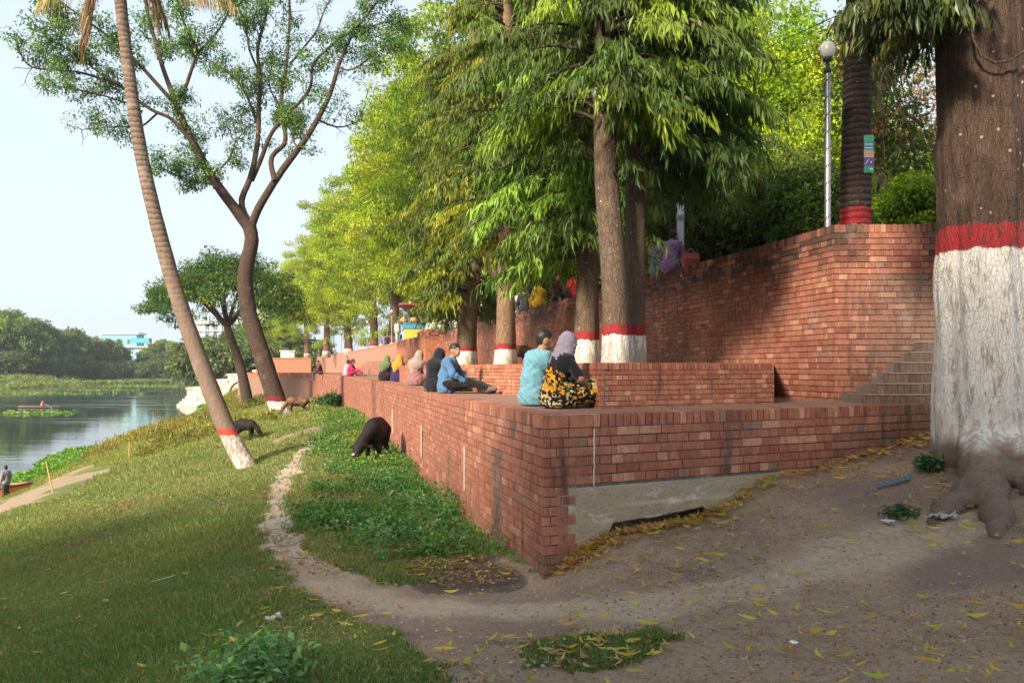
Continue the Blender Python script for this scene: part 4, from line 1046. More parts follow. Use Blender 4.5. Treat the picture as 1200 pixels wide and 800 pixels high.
def pole(label,x,y,h,r_):
    r=empty('utility_pole',(x,y,UPZ),0,label,'pole','plain grey poles behind the tall wall')
    m=MB(); m.lathe([(r_*1.25,-.1),(r_*1.2,.4),(r_,.45),(r_*.9,h),(0,h+.01)],12); m.obj('shaft',M_PAINTED,r,True)
    m=MB(); m.lathe([(r_*1.3,1.2),(r_*1.35,1.22),(r_*1.35,1.27),(r_*1.3,1.29)],12); m.obj('collar',M_STEEL,r,True)
    m=MB(); m.lathe([(0,h),(.06,h+.02),(.1,h+.1),(.09,h+.2),(0,h+.25)],12); m.obj('globe',M_GLOBE,r,True)
pole('grey pole rising beside the seated man in purple',3.28,15.5,4.3,.075)
pole('grey pole next to the yellow scarf above the wall',.76,26.2,3.6,.07)
pole('grey pole left of the forked planter tree',-1.27,33.8,3.4,.07)
pole('square grey post standing just left of the big palm, behind the wall',9.9,21,1.2,.05) if False else None
# bulb hanging on the nearest planter trunk
def bulb():
    x,y,z=at(697,109,9.9)
    r=empty('hanging_lamp',(x,y,z),0,'small white lantern fixed high on the mottled planter trunk','lamp')
    m=MB(); m.lathe([(0,-.06),(.03,-.055),(.042,.0),(.045,.05),(.0,.055)],12); m.obj('shade',M_GLOBE,r,True)
    m=MB(); m.lathe([(.02,.05),(.03,.06),(.02,.10),(0,.105)],10); m.tube([(0,0,.1),(.02,.08,.14),(.0,.2,.15)],.006,5); m.obj('bracket',plain('lamp_black',(.03,.03,.03)),r)
bulb()
# wires from the upper right
for i,(a,b,c) in enumerate([((1235,-20,16),(1100,60,18),(800,190,30)),((1000,10,14),(900,55,20),(780,130,34)),((1010,40,14),(920,80,20),(800,170,34)),((1215,20,16),(1020,85,18),(820,185,32))]):
    m=MB(); m.tube(spline([at(*a),at(*b),at(*c)],20),.011,4); o=m.obj('power_line',plain('wire_black',(.02,.02,.02)))
    tag(o,['power line crossing the gap right of the big trunk','upper overhead wire near the lamp globe','middle overhead wire near the lamp globe','lowest overhead wire running behind the banded palm'][i],'wire','overhead wires')

# =================================================================== FOOD STALL on the upper level
def stall():
    r=empty('food_stall',(-4.6,50.5,UPZ),0.15,'blue and yellow snack stall under a red and blue awning on the upper level','food stall',scale=.86)
    m=MB(); m.box((-2.6,-.6,0),(1.4,.6,.85),col=(.62,.42,.03)); m.obj('counter',M_VC,r)
    m=MB(); m.box((-2.7,-.65,.85),(1.5,.65,1.15),col=(.02,.22,.36)); m.obj('counter_top',M_VC,r)
    for x in (-2.6,1.4):
        for y in (-.6,.6): m=MB(); m.box((x-.04,y-.04,.85),(x+.04,y+.04,2.35),col=(.03,.20,.30)); m.obj('stall_post',M_VC,r)
    m=MB(); m.box((-2.7,-.7,1.9),(1.5,-.66,2.35),col=(.20,.19,.17)); m.obj('sign_board',M_VC,r)
    m=MB(); m.box((-2.6,.55,.85),(1.4,.6,2.0),col=(.03,.12,.16)); m.obj('back_panel',M_VC,r)
    m=MB(); n=16
    for i in range(n):
        a=-3.0+5.4*i/n; b=a+5.4/n; m.prism([(a,-1.6),(b,-1.6),(b,1.4),(a,1.4)],2.5+.03*math.sin(i*1.3),2.62+.03*math.sin(i*1.3),col=(.35,.03,.03) if i<14 else (.05,.12,.3))
    m.add([(-1.2,-1.62,2.62),(3.4,-1.62,2.5),(3.4,1.4,2.8),(-1.2,1.4,2.9)],[(0,1,2,3)],col=(.04,.14,.28)); m.obj('awning',M_VC,r)
    for k,(x,c) in enumerate([(-2.2,(.6,.22,.04)),(-1.6,(.65,.3,.05)),(-1.0,(.5,.1,.05)),(-.3,(.6,.45,.05)),(.4,(.55,.15,.1))]):
        m=MB(); m.lathe([(.0,0),(.2,.0),(.26,.12),(.2,.26),(.08,.36),(0,.38)],10,(x,-.3,1.15),col=c); o=m.obj('snack_bowl',M_VC,None,True); o.location=(-4.6,50.5,UPZ); o.rotation_euler=(0,0,.15)
        tag(o,['heap of orange snacks at the left of the stall counter','second heap of orange snacks on the stall counter','reddish heap in the middle of the stall counter','yellow heap on the stall counter','pink heap at the right of the stall counter'][k],'snack bowl','snack heaps on the stall counter')
stall()
# flowers on the bastion
def flowers():
    r=empty('flower_stand',(-3.3,41.6,1.9),0,'row of white blossoms on the bastion top beside the seated men','flowers')
    m=MB(); P=rng.uniform([-.9,-.2,.0],[1.0,.25,.45],(160,3)); V,Q,c=leaves(P,rng.normal(size=(160,3)),.16,.05,palette(160,(.05,.08,.02),.3)); m.add(V,Q,col=c); m.obj('foliage',M_LEAF,r)
    m=MB(); P=rng.uniform([-.9,-.3,.2],[1.0,.2,.5],(230,3)); V,Q,c=leaves(P,rng.normal(size=(230,3)),.09,.07,palette(230,(.75,.72,.66),.1)); m.add(V,Q,col=c); m.obj('blossoms',M_LEAF,r)
flowers()
# stone plinth and white box wall at the promenade end
def masonry(name,label,cat,x,y,z,boxes,col,group=None):
    r=empty(name,(x,y,z),0,label,cat,group)
    for nm,lo,hi in boxes:
        m=MB(); m.box(lo,hi,col=col); m.obj(nm,M_WASH if col[0]>.5 else M_BFAR2,r)
    return r
def wash():
    t=NT('whitewashed_masonry'); p=t.pos(); f=t.noise(p,.9,6,.65); g=t.noise(scaled(t,p,1,1,3.5),1.2,5,.7)
    c=t.mix(t.step(f,.35,.65),(.38,.30,.25),(.64,.58,.53)); c=t.mix(t.step(g,.56,.66),c,(.36,.20,.15)); return t.done(t.pbr(c,.9,t.bump(g,.6,.05),.15))
M_WASH=wash(); M_BFAR2=plain('orange_plaster',(.29,.14,.09),.9,.1)
masonry('plaster_wall','orange plaster wall closing the promenade behind the walking group','wall',-22.5,84,-.86,[('wall_panel',(-4.5,0,0),(1.3,.3,1.75)),('coping',(-4.5,-.05,1.75),(1.3,.35,1.85))],(.33,.15,.09))
masonry('wash_box','small white box wall standing on the orange wall end','wall',-24.4,86,.95,[('block',(-.6,0,0),(.9,.6,.75)),('cap_slab',(-.7,-.1,.75),(1.0,.7,.85))],(.7,.6,.6))
def ghat():
    r=empty('river_ghat',(-33,96,-4.5),0,'whitewashed stepped ghat wall running down to the water beside the slope','river steps')
    bx=[(-38.2,-36.4,-2.6),(-36.4,-33.4,-1.7),(-33.4,-30.4,-1.0),(-30.4,-26.5,-.55)]
    for i,(a,b,zt) in enumerate(bx):
        m=MB(); m.box((a+33,-2.5+i*.02,-.5),(b+33,6,zt+4.5)); m.box((a+33-.1,-2.6+i*.02,zt+4.5),(b+33+.1,6.1,zt+4.72)); m.obj('wall_block',M_WASH,r)
    for k in range(7):
        m=MB(); m.box((-5.5+.2*k,-4.6+.3*k,-.6),(5.6,-2.4,.28*(k+1))); m.obj('step',M_WASH,r)
    m=MB(); a=np.linspace(0,PI,13)
    m.tube(np.stack([2.2+1.5*np.cos(a),np.full(13,-4.75),1.6+1.3*np.sin(a)],1),.14,6); m.obj('arch',plain('arch_dark',(.10,.07,.06)),r)
ghat()
# =================================================================== LEANING PALM on the slope
def leaning_palm():
    b=G(290,548); bx,by,bz=b
    t=NT('palm_bark_tall'); p=t.obj(); x,y,z=t.sep(p)
    w=t.n('TexWave',{'wave_type':'BANDS','bands_direction':'Z'},Vector=p,Scale=2.3,Distortion=5.5,Detail=5.,Detail_Scale=1.1,Detail_Roughness=.65).outputs['Fac']
    f=t.noise(scaled(t,p,1,1,.4),14,6,.65); g=t.noise(p,2.2,4,.6)
    rg=t.math('MULTIPLY',t.step(w,.35,.0),t.step(z,2.5,6.5))
    c=t.mix(f,(.115,.08,.06),(.22,.16,.12)); c=t.mix(t.math('MULTIPLY',rg,.7),c,(.045,.033,.026)); c=t.mix(t.math('MULTIPLY',t.step(g,.5,.7),.5),c,(.27,.215,.175))
    zz=t.math('ADD',z,t.math('MULTIPLY',t.math('SUBTRACT',f,.5),.06))
    c=t.mix(t.step(zz,.90,.85),c,t.mix(f,(.25,.05,.035),(.42,.06,.04)))
    c=t.mix(t.step(zz,.74,.70),c,t.mix(t.step(t.math('ADD',f,t.math('MULTIPLY',t.math('SUBTRACT',g,.5),.5)),.38,.60),(.46,.42,.37),(.24,.19,.15)))
    mat=t.done(t.pbr(c,.9,t.bump(t.math('ADD',t.math('MULTIPLY',t.math('MULTIPLY',w,t.step(z,2.,6.)),.5),f),.9,.03),.15))
    r=empty('coconut_palm',(bx,by,bz),0,'tall palm leaning left over the slope with a red band near its foot','palm')
    px=[(296,560,27),(290,548,27),(279,530,26.5),(266,505,25),(252,470,25),(236,428,23.5),(218,378,22),(204,335,21),(190,285,20),(178,238,19),(166,185,18),(157,130,17.2),(149,70,16.5),(142,10,15.8),(139,-25,15),(136,-72,14.5)]
    pts=[];rad=[]
    for i,(a,c_,w_) in enumerate(px):
        d=by+i*.08; q=at(a,c_,d); pts.append((q[0]-bx,q[1]-by,q[2]-bz)); rad.append(w_/2/F*d*.84)
    P=spline(np.c_[pts,rad],60); tm=MB()
    rr=P[:,3]*(1+.02*np.sin(np.arange(60)*2.1))
    tm.tube(P[:,:3],rr,18,jit=.03); tm.obj('trunk',mat,r,True)
    top=P[-1,:3]
    def frond(az,el,L,colr,ww,droop,leaflen,nn=46,dead=False):
        o=np.array([math.cos(az),math.sin(az),0]); t=np.linspace(.02,1,nn)[:,None]
        pth=top+o*np.cos(el)*L*t+np.array([0,0,1])*(np.sin(el)*L*t-droop*L*t**2); sd=np.array([-o[1],o[0],0])
        V=[];
        for sg in (-1,1):
            D=sd*sg*(.25 if dead else .8)+o*.35+np.array([0,0,-1])*(1.1 if dead else .35)+rng.normal(size=(nn,3))*.12
            V.append(leaves(pth,D,leaflen*np.sin(np.clip(t[:,0]*2.9,.35,PI-.25)),ww,palette(nn,colr,.25),bend=.35))
        return pth,V
    g_=MB(); dr=MB(); st=MB()
    for i in range(16):
        pth,V=frond(2*PI*i/16+rng.uniform(-.1,.1),rng.uniform(.55,1.3),2.6,(.05,.085,.02),.05,.42,.6)
        st.tube(pth[::6],np.linspace(.03,.008,len(pth[::6])),5,cap=False)
        for v,q,c in V: g_.add(v,q,col=c)
    # dead fronds hanging beside the trunk
    for (az,L,dp) in [(3.3,.75,4.0),(3.6,.6,4.4),(.1,1.0,2.2),(.35,1.15,1.9),(-.1,2.3,.78),(.15,2.8,.62),(.0,2.5,.72),(-1.5,1.3,1.7),(3.0,2.1,.8)]:
        pth,V=frond(az,.1,L,(.20,.12,.07) if L<1.6 else (.40,.30,.16),.035,dp,.95,50,True)
        for v,q,c in V: dr.add(v,q,col=c)
        st.tube(pth[::6],.012,4,cap=False)
    g_.obj('fronds',M_LEAF,r); dr.obj('dead_fronds',M_LEAF,r); st.obj('frond_stems',B_PALE,r,True)
leaning_palm()

# =================================================================== OPEN TREE with spreading limbs (traced limbs at their own distance)
def open_tree():
    bx,by,bz=G(330,487); D0=by
    mat=bark_mat('bark_open_tree',(.06,.038,.029),(.12,.08,.06),zw=.62,zr=.82,crack=16,ch=.04,whitecol=(.72,.69,.64))
    r=empty('open_crowned_tree',(bx,by,bz),0,'leaning dark tree with whitewashed foot and open spreading crown by the path','tree')
    tm=MB(); ends=[]
    def P(px,py,dd=0):
        q=at(px,py,D0+dd); return np.array([q[0]-bx,q[1]-by,q[2]-bz])
    def limb(pts,w0,w1,n=24,dz=0,dz0=0,twig=True,jit=.06):
        m=len(pts); Q=np.array([P(a,b,dz0+(dz-dz0)*i/(m-1)) for i,(a,b) in enumerate(pts)])
        S=spline(Q,n); sc=D0/F/2
        tm.tube(S,np.linspace(w0,w1,n)*sc,12 if w0>8 else 7,cap=False,jit=jit)
        if twig:
            for k in range(int(n*.35),n,2):
                d=np.gradient(S,axis=0)[k]; ends.append((S[k],d/np.linalg.norm(d),w1))
            d=S[-1]-S[-2]; ends.append((S[-1],d/np.linalg.norm(d),w1))
        return S
    limb([(334,498),(330,487),(325,472),(316,445),(308,420),(300,395),(291,365),(287,335),(288,312),(294,292),(296,278),(291,262)],23,15.5,40,twig=False,jit=.10)
    limb([(331,492),(328,480)],30,22,6,twig=False)
    limb([(291,266),(272,240),(258,222),(246,205),(234,182),(222,158),(212,138),(206,122)],13,7,24,-1.2)
    limb([(300,395),(292,378)],7,4,6,.3)
    limb([(236,188),(228,168),(212,152),(200,136),(184,133),(164,120),(150,108),(138,98),(118,92),(92,84),(60,82),(34,80),(24,66),(19,50)],5,1.2,40,-3.5,-1.2)
    limb([(138,98),(120,88),(96,70),(70,52),(52,44)],2.6,1,18,-4,-3)
    limb([(206,122),(196,112),(178,92),(164,76),(150,66),(126,42),(104,26),(76,6),(60,-8)],5,1.4,34,-3,-1.2)
    limb([(206,122),(190,78),(184,55),(176,30),(170,0),(160,-40)],6,2.4,26,1.0,-1.2)
    limb([(206,122),(216,108),(221,92),(228,72),(232,58),(216,30),(208,0),(200,-40)],4.6,1.8,26,-2,-1.2)
    limb([(232,62),(244,50),(258,34),(270,10),(280,-20)],3,1.4,18,0,-1.6)
    limb([(164,120),(150,122),(128,114),(104,108),(84,104),(60,100)],2.6,.9,18,-4.5,-2)
    limb([(184,133),(166,150),(140,148),(118,150),(96,152)],2.4,.9,18,.5,-1.5)
    limb([(296,266),(284,248),(280,234),(290,220),(297,196),(303,160),(303,125),(306,90),(300,60),(312,20),(318,-30)],8,2.4,34,1.6)
    limb([(303,150),(292,118),(280,96),(262,80),(240,68)],3.6,1.4,20,2.5,1)
    limb([(306,90),(292,60),(288,30),(276,0),(268,-30)],3.2,1.4,20,2.8,1.2)
    limb([(294,268),(300,248),(310,232),(322,212),(334,195),(350,174),(362,158),(372,140),(384,118),(391,98),(396,78),(404,58),(416,34),(434,14),(448,-8)],10,2,38,-1.0)
    limb([(322,212),(318,196),(316,182),(326,174),(336,172),(334,150),(330,128),(330,104),(336,76),(338,48),(340,20),(338,-30)],6.5,2.4,34,2.0,-.4)
    limb([(295,212),(301,198),(308,182),(316,158),(330,140),(348,124),(362,108),(368,96),(362,80),(374,66),(390,52),(402,40),(420,36),(438,30),(452,26)],6,1.6,34,-.8,.8)
    limb([(340,75),(356,56),(372,36),(380,12),(392,-10)],3,1.4,18,3,2)
    limb([(372,140),(384,146),(398,150),(412,146),(424,140)],2.6,1,14,1,-.6)
    limb([(350,174),(342,165),(346,150),(338,140)],2.6,1,10,1,-.6)
    limb([(396,78),(408,84),(424,76),(440,62),(452,56)],2.4,1,14,-1.5,-.8)
    limb([(330,128),(318,110),(314,92),(322,70)],2.2,1,12,3,1.6)
    limb([(246,205),(262,196),(272,180),(278,160),(272,140)],2.4,1,14,.8,-.8)
    limb([(258,222),(244,214),(226,212),(206,206),(190,196)],2.2,.8,14,-2.2,-1)
    tips=[]
    for (p,d,w) in ends:
        for k in range(2):
            a=rng.normal(size=3); a-=d*a.dot(d); a/=np.linalg.norm(a)+1e-6; dd=d*.6+a*.8; dd[2]+=.12; dd/=np.linalg.norm(dd); L=rng.uniform(.35,1.0)
            q=p.copy(); pts=[q.copy()]
            for j in range(5): dd=dd+rng.normal(size=3)*.25; dd/=np.linalg.norm(dd); q=q+dd*L/5; pts.append(q.copy())
            tm.tube(pts,np.linspace(.02,.006,6),4,cap=False); tips.extend(pts[2:])
            for kk in range(1):
                d2=dd+rng.normal(size=3)*.7; d2/=np.linalg.norm(d2); q2=pts[3].copy(); pp=[q2.copy()]
                for j in range(4): d2=d2+rng.normal(size=3)*.25; d2/=np.linalg.norm(d2); q2=q2+d2*.13; pp.append(q2.copy())
                tm.tube(pp,np.linspace(.010,.004,5),3,cap=False); tips.extend(pp[2:])
    tm.obj('trunk',mat,r,True)
    tips=np.array(tips)
    # leaves grow in patches: some twigs stay bare
    px=600+F*(tips[:,0]+bx)/(tips[:,1]+by); py=HZ-F*(tips[:,2]+bz)/(tips[:,1]+by)
    dens=.5+.5*fbm(tips[:,0]*1.0,tips[:,2]*1.0,.55,3,4)*1.8
    dens=dens*np.where(px<120,.55,1.0)*np.where((py<75)|(px>330),1.6,1.0)
    keep=rng.random(len(tips))<np.clip(dens,0.03,.95)
    V,Q,C=clump_leaves(tips[keep]+rng.normal(size=(keep.sum(),3))*.08,.30,28,.14,.062,(.07,.145,.05),(.15,.24,.05),.35,flatz=.8,droop=.3)
    m=MB(); m.add(V,Q,col=C); m.obj('crown',M_LEAF,r)
open_tree()

def spreading_tree(label,bx,by,lean,H,R,seed,base,alt,name='rain_tree',tr=.4,L=.2,W=.1,n=200,per=110,bark=None):
    bz=gz(bx,by); tm=MB(); rs=np.random.default_rng(seed)
    top=np.array([lean[0],lean[1],H*.52]); tm.tube(spline([(0,0,-.5),(0,0,0),tuple(top*.5+np.array([.2,0,0])),tuple(top)],10),np.linspace(tr*1.25,tr*.7,10),12,cap=False,jit=.08)
    C=[]
    for k in range(n):
        a=rs.uniform(0,2*PI); q=math.sqrt(rs.random())
        C.append((top[0]+R*q*math.cos(a),top[1]+R*q*math.sin(a)*.9,H*(.70+.30*math.sqrt(1-q*q)*rs.uniform(.55,1.05)-.12*q+rs.uniform(-.05,.05))))
    C=np.array(C)
    for i in range(9):
        a=2*PI*i/9+rs.uniform(-.3,.3); e=top+np.array([math.cos(a)*R*.55,math.sin(a)*R*.55,H*.26]); lp=spline([top,(top+e)/2+np.array([0,0,.03*H]),e],7)
        tm.tube(lp,np.linspace(tr*.45,tr*.16,7),7,cap=False)
        near=np.argsort(np.linalg.norm(C-e,axis=1))[:10]
        for j in near: tm.tube(spline([lp[rs.integers(3,7)],(lp[5]+C[j])/2,C[j]],4),np.linspace(tr*.14,.01,4),4,cap=False)
    V,Q,CC=clump_leaves(C,R*.13,per,L,W,base,alt,.35,flatz=.45,droop=.2); lm=MB(); lm.add(V,Q,col=CC)
    return tree_thing(name,label,'tree',(bx,by,bz),tm,lm,bark or B_DARK)
spreading_tree('green flat topped tree behind the leaning dark trunk',-17.2,52,(-1.4,0),10.0,5.2,61,(.06,.12,.025),(.12,.17,.03),tr=.32,n=260)

# =================================================================== FAR BANK
def far_bank():
    vs_=[]
    for i,(H,R,base,alt,rz) in enumerate([(17,11,(.10,.16,.03),(.15,.21,.035),.47),(14,10,(.085,.12,.045),(.12,.15,.05),.44),(9,8,(.085,.12,.045),(.13,.16,.05),.5)]):
        tm,lm=broad_tree_meshes(H,R,.6,380,80,1.0,.55,base,alt,.4,70+i,crown_low=.22,crad=1.5,rzf=rz,lobes=14,flatz=.7)
        vs_.append((tm.data('trunk',[B_PALE],True),lm.data('crown',[M_LEAF])))
    return vs_
FB=far_bank()
fb=[(-20,205,0,1.15,'bright green domed tree on the far bank at the left edge'),(22,205,0,1.05,'bright green domed tree with visible pale trunks on the far bank'),(48,216,0,.9,'domed tree right of the bright green pair on the far bank'),
 (70,232,1,1.1,'dull green flat tree left of the blue house'),(80,240,1,1.0,'wide dull green tree on the far bank beside the blue house'),(116,250,1,1.0,'umbrella shaped tree directly left of the blue house'),
 (84,222,2,.8,'low bush tree at the far water edge left of the house'),(112,226,2,.75,'low round tree below the umbrella tree'),(140,240,2,.75,'low tree in front of the blue house'),(156,246,2,.62,'low tree below the white balcony house'),
 (186,262,1,.85,'dark tree right of the white house'),(196,262,0,.85,'green tree between the house and the palm trunk'),(214,258,1,.95,'tree behind the leaning palm trunk on the far bank'),(176,242,2,.75,'low bank tree right of the house'),(188,240,2,.85,'low bank tree left of the palm trunk'),
 (232,250,0,.8,'far bank tree just right of the palm trunk'),(60,212,2,.75,'small bush tree near the sandy landing'),(5,200,2,.8,'low bush under the leftmost domed tree'),(236,205,2,.9,'round tree behind the white river steps'),(-60,200,0,1.1,'domed tree beyond the left edge of the far bank')]
for i,(px,d,k,s,l) in enumerate(fb):
    x=(px-600)/F*d; s=s*.86; r=empty('bank_tree',(x,d,gz(x,d)-.2),i*1.3,l,'tree','trees on the far bank',s)
    link('trunk',FB[k][0],r); link('crown',FB[k][1],r)
# trees between the steps and the promenade
for i,(px,d,k,s,l) in enumerate([(258,128,2,.85,'bushy tree behind the white river steps, left of the leaning trunk'),(282,120,2,.75,'round leafy tree directly above the white river steps'),(318,132,2,.7,'yellowish leafy tree right of the leaning dark trunk'),(345,150,2,.9,'leafy tree behind the white box wall'),(305,165,1,.9,'tree far behind the river steps')]):
    x=(px-600)/F*d; r=empty('bank_tree',(x,d,-2.9),i*2.1+1,l,'tree','trees behind the river steps',s)
    link('trunk',FB[k][0],r); link('crown',FB[k][1],r)

def house():
    d=262; x=(165-600)/F*d; z0=gz(x,d)
    r=empty('blue_house',(x,d,z0-1.2),.12,'pale blue and white two storey house among the far bank trees','house',scale=.8)
    blue=(.30,.50,.60); m=MB(); m.box((-8,0,0),(5,9,13.2),col=blue); m.obj('wall',M_VC,r)
    m=MB(); m.box((-8.6,-.8,13.2),(9.5,9.5,13.7),col=(.72,.70,.68)); m.obj('roof_slab',M_VC,r)
    m=MB(); m.box((5,.5,0),(9,8,13.2),col=(.30,.26,.25)); m.obj('dark_wing',M_VC,r)  # wing in plain grey brown, darker than the blue wall
    for xx,zz in ((-5.4,10.2),(-1.0,10.2),(2.6,10.2),(-5.4,6),(-1,6),(2.6,6)):
        f=MB(); f.box((xx-.9,-.08,zz-.9),(xx+.9,.02,zz+1.1),col=(.55,.6,.62)); f=f.obj('window',M_VC,r)
        q=MB(); q.box((xx-.7,-.12,zz-.7),(xx+.7,-.09,zz+.9),col=(.04,.05,.06)); q.obj('pane',M_VC,f)
    m=MB(); m.box((-5,2,15.3),(2.5,7,17.2),col=(.02,.30,.42)); m.obj('roof_shelter',M_VC,r)
    for xx in (-5,2.4): m=MB(); m.box((xx,2,13.7),(xx+.3,2.3,15.3),col=(.4,.4,.4)); m.obj('shelter_post',M_VC,r)
    m=MB(); m.box((4.0,1.5,13.7),(4.7,2.2,17.0),col=(.6,.5,.42)); m.obj('chimney',M_VC,r)
    m=MB(); m.box((-8,-.3,5.0),(5,-.1,5.6),col=(.05,.28,.45)); m.obj('balcony_band',M_VC,r)
    x2=(140-600)/F*285
    r=empty('teal_house',(x2,285,gz(x2,285)),.1,'teal house with white roof edge half hidden behind the umbrella tree','house',scale=.84)
    m=MB(); m.box((-7,0,0),(7,9,17.2),col=(.15,.45,.45)); m.obj('wall',M_VC,r); m=MB(); m.box((-8,-.5,17.2),(8,9,18),col=(.7,.68,.66)); m.obj('roof_slab',M_VC,r)
    for xx in (-4,0,4): m=MB(); m.box((xx-.8,-.1,13),(xx+.8,.02,15),col=(.05,.06,.07)); m.obj('window',M_VC,r)
house()
def tower():
    d=330; x=(256-600)/F*d
    r=empty('unfinished_tower',(x,d,-3),.2,'bare concrete frame of an unfinished block above the trees behind the palm','building')
    g=(.50,.46,.43)
    for k in range(6):
        m=MB(); m.box((-8.5,-5,6+2.9*k),(8.5,5,6.35+2.9*k),col=g); m.obj('floor_slab',M_VC,r)
    m=MB()
    for i in range(6):
        for j in (-4.6,0,4.6): m.box((-8+3.2*i-.18,j-.18,0),(-8+3.2*i+.18,j+.18,22.5+(.8 if (i+int(j))%2 else 0)),col=g)
    m.obj('columns',M_VC,r)
tower()
# =================================================================== PEOPLE
SKIN=(.26,.135,.08)
_mc={}
def cm(kind,col,rough=.9):
    k=(kind,tuple(round(c,3) for c in col))
    if k not in _mc: _mc[k]= m_cloth(kind,col) if kind!='hair' else plain('hair_%d'%len(_mc),col,.55,.4,var=.1)
    return _mc[k]
def skin_mat():
    t=NT('skin'); p=t.obj(); f=t.noise(p,14,4); return t.done(t.pbr(t.mix(f,(.22,.11,.065),(.31,.165,.10)),.55,t.bump(t.noise(p,90,3),.15,.003),.35,Subsurface_Weight=.08,Subsurface_Scale=.02))
M_SKIN=skin_mat()
def pattern_mat():
    t=NT('flowered_cloth'); p=t.obj(); w=t.n('TexNoise',Vector=p,Scale=9.,Detail=2.).outputs['Color']
    q=t.n('VectorMath',{'operation':'ADD'},i0=p,i1=t.n('VectorMath',{'operation':'SCALE'},i0=w,Scale=.10).outputs[0]).outputs[0]
    v=t.n('TexVoronoi',Vector=q,Scale=34.); r=t.n('SeparateColor',Color=v.outputs['Color']).outputs[0]
    c=t.ramp(r,[(0,(.012,.010,.008)),(.42,(.55,.24,.012)),(.60,(.02,.03,.02)),(.68,(.42,.36,.19)),(.80,(.55,.21,.01)),(.92,(.02,.10,.06))],'CONSTANT')
    x,y,z=t.sep(p); big=t.noise(p,5,2)
    c=t.mix(t.step(big,.56,.6),c,t.mix(t.step(r,.5,.52),(.015,.012,.01),(.5,.44,.26)))
    c=t.mix(t.step(x,-.17,-.19),c,(.01,.13,.07))
    return t.done(t.pbr(c,.85,t.bump(t.noise(p,12,3),.5,.03),.15))
POSE={}
POSE['floor']=dict(pel=(0,0,.13),wa=(0,.0,.30),ch=(0,.05,.48),nk=(0,.11,.63),hd=(0,.16,.755),sh=(.175,.07,.565),el=(.235,.17,.33),wr=(.15,.39,.27),kn=(.15,.40,.30),an=(.11,.66,.07),toe=(.12,.80,.05),hip=(.09,.02,.13))
POSE['stretch']=dict(POSE['floor'],kn=(.12,.44,.20),an=(.10,.80,.08),toe=(.14,.93,.09),el=(.25,.19,.34),wr=(.14,.40,.20))
POSE['dangle']=dict(POSE['floor'],kn=(.11,.44,.12),an=(.10,.46,-.32),toe=(.11,.60,-.38),wr=(.13,.38,.17))
POSE['stand']=dict(pel=(0,0,.92),wa=(0,0,1.08),ch=(0,.0,1.26),nk=(0,.01,1.45),hd=(0,.035,1.575),sh=(.18,0,1.38),el=(.235,-.02,1.10),wr=(.22,.08,.86),kn=(.10,.03,.49),an=(.10,-.01,.08),toe=(.12,.14,.04),hip=(.09,0,.90))
